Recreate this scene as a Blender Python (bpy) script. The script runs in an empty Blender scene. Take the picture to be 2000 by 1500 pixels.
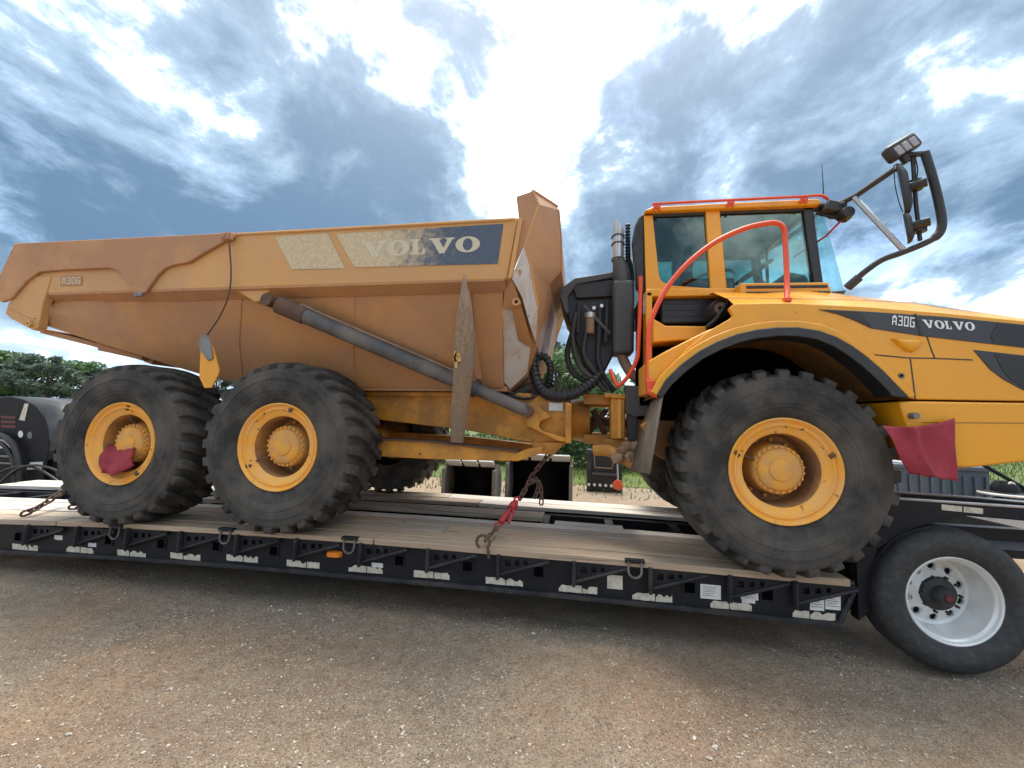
import bpy, math, random
import numpy as np
from mathutils import Vector, Matrix

random.seed(7); rng = np.random.default_rng(7)
R = math.radians
scene = bpy.context.scene
COL = scene.collection

# ------------------------------------------------------------------ camera
F, CAM = 832.56, Vector((-1.502, -3.422, 1.694))          # focal length in photo pixels (2000 wide)
YAW, PIT, ROL = R(9.201), R(4.649), R(1.688)
FWD = Vector((-math.sin(YAW)*math.cos(PIT), math.cos(YAW)*math.cos(PIT), math.sin(PIT)))
_r = Vector((math.cos(YAW), math.sin(YAW), 0)); _u = _r.cross(FWD)
RT = _r*math.cos(ROL)+_u*math.sin(ROL); UP = _u*math.cos(ROL)-_r*math.sin(ROL)
cd = bpy.data.cameras.new('camera'); cam = bpy.data.objects.new('camera', cd); COL.objects.link(cam)
cd.sensor_width = 36; cd.sensor_fit = 'HORIZONTAL'; cd.lens = 36*F/2000
cd.clip_start = .05; cd.clip_end = 3000
cam.matrix_world = Matrix(((RT.x, UP.x, -FWD.x, CAM.x), (RT.y, UP.y, -FWD.y, CAM.y), (RT.z, UP.z, -FWD.z, CAM.z), (0, 0, 0, 1)))
scene.camera = cam
def A(x, y, Y):
    """survey helper: the point of the plane at depth Y that the photograph shows at pixel x, y"""
    d = FWD+RT*((x-1000)/F)+UP*((750-y)/F)
    return CAM+d*((Y-CAM.y)/d.y)
def A2(pts, Y): return [(A(x, y, Y).x, A(x, y, Y).z) for x, y in pts]

# ------------------------------------------------------------------ light
SUN_EL, SUN_AZ = R(73), R(-6)
scene.view_settings.view_transform = 'Standard'; scene.view_settings.look = 'None'
scene.view_settings.exposure = 1.58; scene.view_settings.gamma = 1
scene.cycles.use_denoising = True
scene.cycles.max_bounces = 8; scene.cycles.transparent_max_bounces = 12
sun = bpy.data.lights.new('sun', 'SUN'); so = bpy.data.objects.new('sun', sun); COL.objects.link(so)
sun.energy = 1.4; sun.angle = R(24); sun.color = (1, .93, .82)
SD = Vector((math.sin(SUN_AZ)*math.cos(SUN_EL), math.cos(SUN_AZ)*math.cos(SUN_EL), math.sin(SUN_EL)))
so.rotation_euler = SD.to_track_quat('Z', 'Y').to_euler(); so.location = (0, 0, 30)

world = bpy.data.worlds.new('World'); scene.world = world; world.use_nodes = True
wn, wl = world.node_tree.nodes, world.node_tree.links
wn.clear()
def W(t, **k):
    n = wn.new(t)
    for a, b in k.items(): setattr(n, a, b)
    return n
def wmath(op, a, b=None, c=None, clamp=False):
    n = W('ShaderNodeMath', operation=op, use_clamp=clamp)
    for i, v in enumerate((a, b, c)):
        if v is None: continue
        if isinstance(v, (int, float)): n.inputs[i].default_value = v
        else: wl.new(v, n.inputs[i])
    return n.outputs[0]
def wramp(v, a, b, smooth=True):
    n = W('ShaderNodeMapRange', interpolation_type='SMOOTHSTEP' if smooth else 'LINEAR')
    wl.new(v, n.inputs[0]); n.inputs[1].default_value = a; n.inputs[2].default_value = b
    return n.outputs[0]
def wmix(f, a, b):
    n = W('ShaderNodeMix', data_type='RGBA')
    if isinstance(f, float): n.inputs[0].default_value = f
    else: wl.new(f, n.inputs[0])
    for i, v in ((6, a), (7, b)):
        if isinstance(v, tuple): n.inputs[i].default_value = (*v, 1)
        else: wl.new(v, n.inputs[i])
    return n.outputs[2]
sky = W('ShaderNodeTexSky', sky_type='NISHITA', sun_disc=False, sun_elevation=SUN_EL, sun_rotation=SUN_AZ)
sky.air_density = 1.0; sky.dust_density = 1.5
tc = W('ShaderNodeTexCoord'); sep = W('ShaderNodeSeparateXYZ'); wl.new(tc.outputs['Generated'], sep.inputs[0])
den = wmath('ADD', wmath('MAXIMUM', sep.outputs[2], 0.0), .30)
cu, cv = wmath('DIVIDE', sep.outputs[0], den), wmath('DIVIDE', sep.outputs[1], den)
com = W('ShaderNodeCombineXYZ'); wl.new(cu, com.inputs[0]); wl.new(cv, com.inputs[1])
def wnoise(scale, detail, rough, dist, off, sx=1., sy=1., rot=0.):
    mp = W('ShaderNodeMapping'); wl.new(com.outputs[0], mp.inputs[0])
    mp.inputs['Location'].default_value = off; mp.inputs['Scale'].default_value = (sx, sy, 1); mp.inputs['Rotation'].default_value = (0, 0, rot)
    n = W('ShaderNodeTexNoise'); wl.new(mp.outputs[0], n.inputs['Vector'])
    n.inputs['Scale'].default_value = scale; n.inputs['Detail'].default_value = detail
    n.inputs['Roughness'].default_value = rough; n.inputs['Distortion'].default_value = dist
    return n.outputs['Fac']
SEED = (23.3, 19., 2.15)
def off(k): return (SEED[0]+k*3.7, SEED[1]+k*1.9, SEED[2]+k)
big = wnoise(.95, 12, .58, .35, off(1), 1, .8, R(30))
fine = wnoise(4.0, 12, .64, .35, off(2), 1, .85, R(30))
deep = wnoise(1.25, 12, .60, .35, off(3), 1, .75, R(30))
dot = W('ShaderNodeVectorMath', operation='DOT_PRODUCT'); wl.new(tc.outputs['Generated'], dot.inputs[0]); dot.inputs[1].default_value = SD
glow = wmath('POWER', wmath('MAXIMUM', dot.outputs['Value'], 0.0), 6.5)
cover = wramp(wmath('ADD', wmath('MULTIPLY', big, .68), wmath('MULTIPLY', fine, .32)), .34, .47)
tsum = wmath('ADD', wmath('MULTIPLY', deep, .70), wmath('MULTIPLY', fine, .30))
thick = wramp(wmath('SUBTRACT', tsum, wmath('MULTIPLY', glow, .20)), .36, .47)
# thin cloud lets the sun through and is white, thick cloud shows a grey-blue base; both brighten towards the hidden sun
thin_c = wmix(glow, (13.2, 13.1, 12.9), (25., 24., 22.))
shade = wramp(tsum, .42, .57)
dark_c = wmix(shade, (2.2, 3.0, 3.85), (.56, 1.0, 1.58))
dark_c = wmix(wmath('MULTIPLY', glow, .5), dark_c, (8., 8.5, 9.))
cloud = wmix(thick, thin_c, dark_c)
col = wmix(cover, sky.outputs[0], cloud)
hazef = wmath('MULTIPLY', wmath('SUBTRACT', 1.0, wramp(sep.outputs[2], .0, .26)), .5)
col = wmix(hazef, col, (3.7, 4.6, 5.5))
bg = W('ShaderNodeBackground'); wl.new(col, bg.inputs[0]); bg.inputs[1].default_value = .1
wo = W('ShaderNodeOutputWorld'); wl.new(bg.outputs[0], wo.inputs[0])

# ------------------------------------------------------------------ materials
MATS = {}
class NT:
    def __init__(s, name):
        s.m = bpy.data.materials.new(name); s.m.use_nodes = True
        s.n, s.l = s.m.node_tree.nodes, s.m.node_tree.links
        s.b = s.n['Principled BSDF']; MATS[name] = s.m
        s.tc = s.n.new('ShaderNodeTexCoord'); s.geo = s.n.new('ShaderNodeNewGeometry')
        s.pos = s.tc.outputs['Object']
    def node(s, t, **k):
        n = s.n.new(t)
        for a, b in k.items(): setattr(n, a, b)
        return n
    def math(s, op, a, b=None, clamp=False):
        n = s.node('ShaderNodeMath', operation=op, use_clamp=clamp)
        for i, v in enumerate((a, b)):
            if v is None: continue
            if isinstance(v, (int, float)): n.inputs[i].default_value = v
            else: s.l.new(v, n.inputs[i])
        return n.outputs[0]
    def noise(s, scale, detail=6, rough=.6, dist=0., sc=(1, 1, 1), vec=None, off=(0, 0, 0)):
        mp = s.node('ShaderNodeMapping'); s.l.new(vec or s.pos, mp.inputs[0]); mp.inputs['Scale'].default_value = sc; mp.inputs['Location'].default_value = off
        n = s.node('ShaderNodeTexNoise'); s.l.new(mp.outputs[0], n.inputs['Vector'])
        for k, v in (('Scale', scale), ('Detail', detail), ('Roughness', rough), ('Distortion', dist)): n.inputs[k].default_value = v
        return n.outputs['Fac']
    def vor(s, scale, feature='F1', out='Distance', vec=None):
        n = s.node('ShaderNodeTexVoronoi', feature=feature); s.l.new(vec or s.pos, n.inputs['Vector']); n.inputs['Scale'].default_value = scale
        return n.outputs[out]
    def rng(s, v, a, b, lo=0., hi=1.):
        n = s.node('ShaderNodeMapRange', interpolation_type='SMOOTHSTEP'); s.l.new(v, n.inputs[0])
        for i, x in enumerate((a, b, lo, hi)): n.inputs[i+1].default_value = x
        return n.outputs[0]
    def mix(s, f, a, b, blend='MIX'):
        n = s.node('ShaderNodeMix', data_type='RGBA', blend_type=blend)
        if isinstance(f, (int, float)): n.inputs[0].default_value = f
        else: s.l.new(f, n.inputs[0])
        for i, v in ((6, a), (7, b)):
            if isinstance(v, tuple): n.inputs[i].default_value = (*v[:3], 1)
            else: s.l.new(v, n.inputs[i])
        return n.outputs[2]
    def set(s, k, v):
        if isinstance(v, tuple): s.b.inputs[k].default_value = (*v[:3], 1)
        elif isinstance(v, (int, float)): s.b.inputs[k].default_value = v
        else: s.l.new(v, s.b.inputs[k])
        return s
    def bump(s, h, strength=.3, dist=.01):
        n = s.node('ShaderNodeBump'); n.inputs['Strength'].default_value = strength; n.inputs['Distance'].default_value = dist
        s.l.new(h, n.inputs['Height']); s.l.new(n.outputs[0], s.b.inputs['Normal'])
        return s
def paint(name, base, dust, amount=.35, rough=.4, scale=2.2, rough_dust=.8, bump=.12, metal=0., chips=None, streak=.0, spec=.5):
    t = NT(name)
    n1 = t.noise(scale, 8, .65, .3)
    f = t.rng(n1, .62-amount*.5, .78-amount*.35, 0, min(1, amount*1.6))
    if streak:
        st = t.noise(7., 5, .6, 0, (1, 1, .12)); f = t.math('MAXIMUM', f, t.rng(st, .52, .75, 0, streak))
    fl = t.noise(38, 3, .7); f2 = t.math('ADD', f, t.rng(fl, .6, .8, 0, amount*.35), clamp=True)
    c = t.mix(f2, base, dust)
    hv = t.noise(.9, 3, .5, 0, off=(5, 2, 1)); c = t.mix(t.rng(hv, .3, .7, 0, .35), c, tuple(x*.82 for x in base))
    if chips:
        ch = t.noise(16, 6, .7, .2, off=(9, 4, 7)); c = t.mix(t.rng(ch, .63, .68), c, chips)
    t.set('Base Color', c).set('Metallic', metal)
    t.set('Roughness', t.math('ADD', t.math('MULTIPLY', f2, rough_dust-rough), rough)).set('Specular IOR Level', spec)
    if bump: t.bump(t.math('ADD', t.noise(60, 4, .7), t.noise(4, 3, .5)), bump, .004)
    return t.m
YEL = (.80, .345, .012)
M = {}
M['yellow'] = paint('yellow_paint', YEL, (.56, .30, .07), .30, .27, 1.6, .7, .05)
M['yellow_dirty'] = paint('yellow_paint_dirty', (.64, .275, .022), (.27, .14, .055), .5, .45, 3.5, .85, .18, chips=(.10, .05, .03), streak=.4)
M['tan'] = paint('faded_orange_body', (.60, .31, .095), (.50, .30, .165), .5, .48, 1.1, .85, .14, streak=.3)
M['tan_wear'] = paint('wear_panel_paint', (.52, .255, .095), (.40, .215, .125), .6, .55, 1.8, .85, .22, chips=(.22, .11, .07))
M['hull'] = paint('dusty_hull_paint', (.50, .245, .095), (.37, .205, .12), .5, .40, 1.4, .70, .3, chips=(.28, .15, .095), streak=.4)
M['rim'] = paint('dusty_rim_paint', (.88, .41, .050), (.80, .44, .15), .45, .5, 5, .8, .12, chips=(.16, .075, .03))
M['hub'] = paint('dusty_hub_paint', (.80, .37, .045), (.58, .32, .12), .55, .6, 7, .85, .25)
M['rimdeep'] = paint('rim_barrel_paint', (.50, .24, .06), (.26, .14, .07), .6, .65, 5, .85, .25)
M['black'] = paint('black_plastic', (.018, .019, .021), (.09, .08, .07), .25, .45, 4, .7, .08)
M['blackmatte'] = paint('black_matte_metal', (.022, .023, .026), (.07, .062, .055), .35, .55, 5, .8, .12)
M['charcoal'] = paint('charcoal_decal', (.032, .034, .040), (.07, .068, .065), .25, .35, 5, .6, .05)
M['muffler'] = paint('dark_grey_muffler', (.062, .062, .066), (.13, .12, .11), .3, .55, 3, .8, .1)
M['stack'] = paint('grey_stack_steel', (.50, .50, .50), (.30, .27, .25), .3, .32, 5, .6, .08, metal=.6)
M['trailer'] = paint('trailer_black_paint', (.008, .009, .013), (.036, .032, .029), .3, .55, 3, .85, .15, chips=(.05, .038, .03), spec=.28)
M['trailer_edge'] = paint('trailer_scuffed_edge', (.018, .019, .023), (.07, .062, .054), .42, .6, 3.5, .85, .18, chips=(.09, .06, .045), spec=.3)
M['steel'] = paint('grey_steel', (.22, .22, .215), (.15, .12, .10), .4, .45, 8, .8, .12, metal=.5)
M['rust'] = paint('rusty_steel', (.085, .05, .038), (.16, .085, .05), .5, .7, 14, .9, .3)
M['pipe'] = paint('tan_exhaust_pipe', (.30, .20, .13), (.20, .13, .085), .5, .65, 9, .85, .2)
M['red'] = paint('handrail_red', (.72, .075, .022), (.45, .12, .07), .18, .38, 6, .7, .04)
M['redmetal'] = paint('binder_red_paint', (.42, .02, .03), (.16, .06, .05), .4, .5, 25, .8, .2, chips=(.10, .05, .05))
M['bare'] = paint('bare_scuffed_metal', (.56, .53, .50), (.40, .27, .15), .35, .6, 5, .8, .2, chips=(.35, .2, .1), streak=.35)
M['white'] = paint('white_sheet', (.72, .72, .70), (.45, .42, .38), .25, .55, 12, .8, .02)
M['paper'] = paint('paper_label', (.70, .70, .68), (.42, .41, .40), .3, .6, 40, .8, .0)
M['tape'] = paint('worn_reflective_tape', (.62, .57, .47), (.36, .30, .22), .4, .5, 22, .7, .02)
M['alu'] = paint('cast_aluminium', (.78, .78, .76), (.55, .53, .5), .25, .33, 7, .6, .05, metal=.25)
M['amber'] = paint('amber_lens', (.75, .22, .02), (.5, .2, .05), .15, .2, 9, .5, .0)
M['orange'] = paint('orange_paint', (.70, .11, .03), (.4, .15, .08), .25, .45, 9, .7, .05)
M['bluegrey'] = paint('bluegrey_steel_bin', (.085, .115, .145), (.12, .12, .12), .35, .5, 4, .8, .1)
M['bucket'] = paint('black_bucket_paint', (.009, .010, .012), (.032, .030, .027), .3, .55, 5, .75, .1, spec=.22)
M['bucket_edge'] = paint('worn_bucket_plate', (.16, .165, .165), (.26, .24, .21), .5, .35, 6, .7, .15)
M['bucket_lip'] = paint('bucket_lip_sheen', (.80, .82, .83), (.6, .6, .58), .2, .35, 6, .6, .05)  # near-white colour stands for sky reflected on the bucket lips
M['drum'] = paint('black_drum_paint', (.030, .031, .034), (.06, .058, .055), .3, .3, 6, .5, .06)
M['dirt'] = paint('caked_dirt', (.36, .24, .15), (.25, .16, .10), .5, .9, 9, .95, .8)
M['dash'] = paint('cab_interior_grey', (.045, .047, .05), (.07, .07, .07), .3, .7, 5, .8, .1)
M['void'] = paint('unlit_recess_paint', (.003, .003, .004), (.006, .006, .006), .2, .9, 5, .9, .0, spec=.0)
M['flapgrey'] = paint('dirty_grey_rubber', (.17, .145, .115), (.28, .22, .16), .5, .8, 6, .9, .2)
M['smudge'] = paint('red_decal_smudge', (.16, .02, .025), (.05, .02, .02), .5, .5, 30, .6, .0)

t = NT('tyre_rubber'); n1 = t.noise(3, 8, .65); n2 = t.noise(24, 4, .7)
c = t.mix(t.rng(n1, .35, .68), (.030, .029, .028), (.105, .092, .078)); c = t.mix(t.rng(n2, .5, .8, 0, .5), c, (.05, .047, .045))
t.set('Base Color', c).set('Roughness', .82).set('Specular IOR Level', .3).bump(t.math('ADD', n2, t.noise(90, 3)), .2, .004); M['rubber'] = t.m
M['cylinder'] = paint('dusty_cylinder_grey', (.075, .077, .082), (.22, .19, .165), .5, .5, 3, .8, .15, streak=.3)
t = NT('road_tyre_rubber'); n2 = t.noise(20, 4, .7); c = t.mix(t.rng(n2, .4, .75), (.026, .027, .028), (.055, .053, .05))
t.set('Base Color', c).set('Roughness', .7).bump(n2, .12, .003); M['roadtyre'] = t.m

def glassm(name, tint, refl=.22, fk=.8):
    t = NT(name); out = t.n['Material Output']
    tr = t.node('ShaderNodeBsdfTransparent'); tr.inputs[0].default_value = (*tint, 1)
    gl = t.node('ShaderNodeBsdfGlossy'); gl.inputs[0].default_value = (.85, .95, .95, 1); gl.inputs[1].default_value = .02
    fr = t.node('ShaderNodeFresnel'); fr.inputs[0].default_value = 1.5
    ms = t.node('ShaderNodeMixShader'); t.l.new(t.math('ADD', t.math('MULTIPLY', fr.outputs[0], fk), refl*.3, True), ms.inputs[0])
    t.l.new(tr.outputs[0], ms.inputs[1]); t.l.new(gl.outputs[0], ms.inputs[2]); t.l.new(ms.outputs[0], out.inputs[0])
    return t.m
M['glass'] = glassm('tinted_cab_glass', (.50, .72, .68), .10, .42)
M['screen'] = glassm('clear_windscreen_glass', (.74, .93, .90), .05, .25)
M['lens'] = paint('lamp_lens', (.36, .34, .36), (.25, .24, .26), .3, .15, 40, .4, .0)
t = NT('mirror_glass'); t.set('Base Color', (.5, .52, .54)).set('Metallic', 1.).set('Roughness', .06); M['mirror'] = t.m

def wood(name, a, b, dark):
    t = NT(name); g = t.noise(5, 8, .65, 1.2, (.12, 3.2, 3.2)); g2 = t.noise(22, 6, .7, .4, (.06, 4, 4)); big = t.noise(.8, 3, .5)
    c = t.mix(t.rng(g, .3, .7), a, b); c = t.mix(t.rng(g2, .50, .66, 0, .9), c, dark); c = t.mix(t.rng(big, .4, .7, 0, .5), c, tuple(x*.75 for x in a))
    t.set('Base Color', c).set('Roughness', .82).bump(t.math('ADD', g, g2), .5, .006); return t.m
M['wood1'] = wood('weathered_brown_plank', (.50, .375, .26), (.36, .26, .175), (.11, .075, .05))
M['wood2'] = wood('pale_bleached_plank', (.68, .63, .56), (.54, .48, .41), (.26, .20, .16))
M['wood3'] = wood('grey_brown_plank', (.44, .355, .275), (.32, .25, .185), (.10, .075, .055))
M['wood4'] = wood('cream_new_plank', (.66, .56, .43), (.54, .43, .31), (.32, .23, .15))
t = NT('stake_wood'); g = t.noise(16, 8, .7, .6, (4, 4, .35)); g2 = t.noise(2.5, 4, .6)
c = t.mix(t.rng(g, .35, .68), (.37, .26, .17), (.20, .15, .11)); c = t.mix(t.rng(g2, .45, .65, 0, .7), c, (.27, .22, .18)); t.set('Base Color', c).set('Roughness', .88).bump(g, .7, .012); M['stake'] = t.m
t = NT('split_wood'); t.set('Base Color', (.60, .36, .10)).set('Roughness', .85).bump(t.noise(40), .5, .01); M['split'] = t.m

t = NT('flag_mesh_fabric'); n1 = t.noise(5, 4); w = t.math('ADD', t.noise(150, 1, .3, 0, (1, 1, .1)), t.noise(150, 1, .3, 0, (.1, 1, 1)))
t.set('Base Color', t.mix(t.rng(n1, .3, .7), (.34, .030, .048), (.25, .022, .034))).set('Roughness', .75).set('Alpha', t.rng(w, .80, .86, .82, 1.)).bump(w, .3, .003)
M['flag'] = t.m
# faded decal: beige adhesive where the film has peeled, blue-grey film where it holds on (towards +X)
t = NT('peeling_decal'); sx = t.node('ShaderNodeSeparateXYZ'); t.l.new(t.geo.outputs['Position'], sx.inputs[0])
edge = t.math('ADD', sx.outputs[0], t.math('MULTIPLY', t.math('SUBTRACT', t.noise(14, 8, .75), .5), 1.5))
film = t.rng(edge, -3.3, -2.6); sp = t.noise(45, 4, .8)
bei = t.mix(t.rng(sp, .42, .62), (.58, .48, .31), (.50, .38, .22)); bei = t.mix(t.rng(t.noise(90, 2), .64, .72, 0, .6), bei, (.26, .27, .28))
t.set('Base Color', t.mix(film, bei, t.mix(t.rng(sp, .5, .8), (.075, .10, .145), (.15, .165, .185)))).set('Roughness', .75); M['decal'] = t.m
t = NT('decal_letters'); sp = t.noise(70, 4, .8); t.set('Base Color', t.mix(t.rng(sp, .55, .7), (.58, .52, .38), (.22, .23, .24))).set('Roughness', .7); M['letter_old'] = t.m
t = NT('white_letters'); t.set('Base Color', (.72, .72, .72)).set('Roughness', .5); M['letter'] = t.m

# ground: compacted grey-brown gravel with tan soil showing through
t = NT('gravel_ground'); P = t.geo.outputs['Position']
soil = t.noise(.50, 6, .6, .8, vec=P, off=(3.6, 4.9, 0)); fine = t.noise(7, 8, .75, vec=P); grain = t.noise(95, 4, .8, vec=P); peb = t.vor(62, 'F1', 'Distance', P); pc = t.vor(62, 'F1', 'Color', P)
grey = t.mix(t.rng(fine, .3, .72), (.25, .195, .138), (.39, .315, .235)); tanc = t.mix(t.rng(fine, .3, .7), (.37, .22, .12), (.48, .30, .175))
sx = t.node('ShaderNodeSeparateXYZ'); t.l.new(P, sx.inputs[0])
c = t.mix(t.rng(soil, .40, .70, 0, .75), grey, tanc)
pk = t.node('ShaderNodeSeparateColor'); t.l.new(pc, pk.inputs[0])
c = t.mix(t.math('MULTIPLY', t.rng(peb, .45, .22), t.rng(pk.outputs[0], .45, .8)), c, t.mix(pk.outputs[1], (.62, .57, .50), (.19, .16, .13)))
c = t.mix(t.rng(grain, .52, .66, 0, .85), c, (.13, .10, .075)); c = t.mix(t.rng(grain, .45, .32, 0, .7), c, (.62, .55, .46)); g3 = t.noise(28, 6, .7, vec=P); c = t.mix(t.rng(g3, .50, .68, 0, .6), c, (.17, .13, .095)); c = t.mix(t.rng(g3, .46, .32, 0, .45), c, (.52, .44, .34))
dampf = t.rng(t.noise(.9, 5, .6, .5, vec=P, off=(7, 1, 0)), .5, .72, 0, .45); c = t.mix(dampf, c, (.25, .17, .125))
t.set('Base Color', c).set('Roughness', .93).set('Specular IOR Level', .2)
t.bump(t.math('ADD', t.math('ADD', t.math('MULTIPLY', t.rng(peb, .5, .1), .8), fine), t.math('MULTIPLY', g3, 1.6)), 1.0, .018); M['ground'] = t.m
t = NT('gravel_stone'); pr = t.noise(9, 2, .5, vec=P if False else t.geo.outputs['Position']); rnd = t.vor(60, 'F1', 'Color', t.geo.outputs['Position']); q = t.node('ShaderNodeSeparateColor'); t.l.new(rnd, q.inputs[0])
c = t.mix(q.outputs[0], (.22, .19, .16), (.58, .54, .47)); c = t.mix(t.rng(q.outputs[1], .6, .9), c, (.40, .27, .17)); t.set('Base Color', c).set('Roughness', .9); M['stone'] = t.m
def leafm(name, a, b):
    t = NT(name); n = t.noise(.9, 3, .6); oi = t.node('ShaderNodeObjectInfo'); v = t.noise(9, 2)
    c = t.mix(t.rng(n, .3, .7), a, b); c = t.mix(t.rng(v, .45, .7, 0, .6), c, tuple(x*1.5 for x in b))
    t.set('Base Color', c).set('Roughness', .6).set('Specular IOR Level', .3)
    out = t.n['Material Output']; tl = t.node('ShaderNodeBsdfTranslucent'); t.l.new(c, tl.inputs[0]); ms = t.node('ShaderNodeMixShader'); ms.inputs[0].default_value = .3
    t.l.new(t.b.outputs[0], ms.inputs[1]); t.l.new(tl.outputs[0], ms.inputs[2]); t.l.new(ms.outputs[0], out.inputs[0]); return t.m
M['leaf1'] = leafm('leaf_hazy_green', (.078, .112, .088), (.115, .155, .118)); M['leaf2'] = leafm('leaf_mid_green', (.085, .15, .062), (.125, .205, .085))  # leaf1 is greyed and blued to carry distance haze in its colour
M['grass'] = leafm('grass_green', (.085, .125, .03), (.14, .185, .045)); M['bark'] = paint('bark', (.10, .075, .055), (.06, .045, .035), .5, .9, 12, .9, .5)

# ------------------------------------------------------------------ mesh builder
ORG = {}
class MB:
    def __init__(s): s.v, s.f = [], []
    def add(s, vs, fs):
        o = len(s.v); s.v += [tuple(v) for v in vs]; s.f += [tuple(i+o for i in f) for f in fs]; return s
    def box(s, c, d, rot=None):
        hx, hy, hz = d[0]/2, d[1]/2, d[2]/2
        vs = [Vector((x*hx, y*hy, z*hz)) for z in (-1, 1) for y in (-1, 1) for x in (-1, 1)]
        if rot is not None: vs = [rot @ v for v in vs]
        return s.add([v+Vector(c) for v in vs], [(0, 2, 3, 1), (4, 5, 7, 6), (0, 1, 5, 4), (2, 6, 7, 3), (0, 4, 6, 2), (1, 3, 7, 5)])
    def prism(s, pts, y0, y1):
        """polygon given in X, Z, drawn out along Y"""
        a = sum(pts[i][0]*pts[(i+1) % len(pts)][1]-pts[(i+1) % len(pts)][0]*pts[i][1] for i in range(len(pts)))
        if a < 0: pts = pts[::-1]
        n = len(pts)
        fs = [tuple(range(n)), tuple(range(2*n-1, n-1, -1))]+[(i, i+n, (i+1) % n+n, (i+1) % n) for i in range(n)]
        return s.add([(x, y0, z) for x, z in pts]+[(x, y1, z) for x, z in pts], fs)
    def plate(s, pts, Y, th=.03): return s.prism(A2(pts, Y), Y, Y+th)
    def loft(s, rings, closed=False, cap=True):
        n = len(rings[0]); vs = [v for r in rings for v in r]; fs = []
        for i in range(len(rings)-1):
            for j in range(n if closed else n-1):
                k = (j+1) % n; fs.append((i*n+j, i*n+k, (i+1)*n+k, (i+1)*n+j))
        if cap and closed: fs += [tuple(range(n-1, -1, -1)), tuple(range((len(rings)-1)*n, len(rings)*n))]
        return s.add(vs, fs)
    def tube(s, path, r, n=10, closed=False, flat=1.):
        path = [Vector(p) for p in path]; m = len(path); rings = []; up = None
        for i, p in enumerate(path):
            a = path[(i-1) % m] if (i or closed) else p; b = path[(i+1) % m] if (i < m-1 or closed) else p
            d = (b-a).normalized()
            if up is None: up = Vector((0, 0, 1)) if abs(d.z) < .9 else Vector((1, 0, 0))
            sd = d.cross(up).normalized(); up = sd.cross(d).normalized()
            rr = r[i] if isinstance(r, (list, tuple)) else r
            rings.append([p+sd*math.cos(2*math.pi*k/n)*rr+up*math.sin(2*math.pi*k/n)*rr*flat for k in range(n)])
        if closed: rings.append(rings[0])
        return s.loft(rings, True, not closed)
    def lathe(s, prof, c=(0, 0, 0), n=48, axis='y', close=False):
        rings = []
        for k in range(n+1):
            a = 2*math.pi*k/n
            if axis == 'y': rings.append([(c[0]+r*math.sin(a), c[1]+y, c[2]+r*math.cos(a)) for r, y in prof])
            else: rings.append([(c[0]+r*math.cos(a), c[1]+r*math.sin(a), c[2]+y) for r, y in prof])
        n0 = len(prof); vs = [v for r in rings[:-1] for v in r]; fs = []
        for i in range(n):
            for j in range(n0-1):
                i2 = (i+1) % n; fs.append((i*n0+j, i2*n0+j, i2*n0+j+1, i*n0+j+1))
        return s.add(vs, fs)
    def build(s, name, mat, parent=None, smooth=35, bevel=0., local=False, seg=2):
        o = ORG.get(parent.name, Vector()) if (parent and not local) else Vector()
        me = bpy.data.meshes.new(name); me.from_pydata([(v[0]-o.x, v[1]-o.y, v[2]-o.z) for v in s.v], [], s.f); me.validate()
        import bmesh
        bm = bmesh.new(); bm.from_mesh(me); bmesh.ops.recalc_face_normals(bm, faces=bm.faces); bm.to_mesh(me); bm.free()
        me.materials.append(M[mat] if isinstance(mat, str) else mat)
        if smooth:
            me.polygons.foreach_set('use_smooth', [True]*len(me.polygons)); me.set_sharp_from_angle(angle=R(smooth))
        ob = bpy.data.objects.new(name, me); COL.objects.link(ob)
        if parent is not None: ob.parent = parent
        ORG[ob.name] = o
        if bevel:
            b = ob.modifiers.new('bevel', 'BEVEL'); b.width = bevel; b.segments = seg; b.limit_method = 'ANGLE'; b.angle_limit = R(40)
        return ob
def empty(name, loc, label, cat, group=None):
    o = bpy.data.objects.new(name, None); COL.objects.link(o); o.location = loc; o.empty_display_size = .2; ORG[o.name] = Vector(loc)
    return tag(o, label, cat, group)
def tag(o, label, cat, group=None):
    o['label'] = label; o['category'] = cat
    if group: o['group'] = group
    return o
def curve(pts, n=6):
    """Catmull-Rom through points"""
    pts = [Vector(p) for p in pts]; out = []
    for i in range(len(pts)-1):
        p0, p1, p2, p3 = pts[max(i-1, 0)], pts[i], pts[i+1], pts[min(i+2, len(pts)-1)]
        for k in range(n):
            u = k/n; out.append(.5*((2*p1)+(p2-p0)*u+(2*p0-5*p1+4*p2-p3)*u*u+(3*p1-p0-3*p2+p3)*u**3))
    return out+[pts[-1]]
def lerp(x, xs, ys): return float(np.interp(x, xs, ys))

# lettering: slab letters and block letters laid on a plane given by four photo corners
def slab(ch):
    if ch == 'V': return [[(0, 1), (.46, 1), (.46, .9), (.38, .9), (.56, .34), (.72, .9), (.64, .9), (.64, 1), (1, 1), (1, .9), (.92, .9), (.60, 0), (.40, 0), (.08, .9), (0, .9)]]
    if ch == 'L': return [[(0, 0), (.8, 0), (.8, .38), (.7, .38), (.64, .1), (.42, .1), (.42, .9), (.54, .9), (.54, 1), (0, 1), (0, .9), (.12, .9), (.12, .1), (0, .1)]]
    q = []
    for k in range(28):
        a, b = 2*math.pi*k/28, 2*math.pi*(k+1)/28
        q.append([(.5+.5*math.cos(a), .5+.52*math.sin(a)), (.5+.5*math.cos(b), .5+.52*math.sin(b)), (.5+.20*math.cos(b), .5+.40*math.sin(b)), (.5+.20*math.cos(a), .5+.40*math.sin(a))])
    return q
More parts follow.
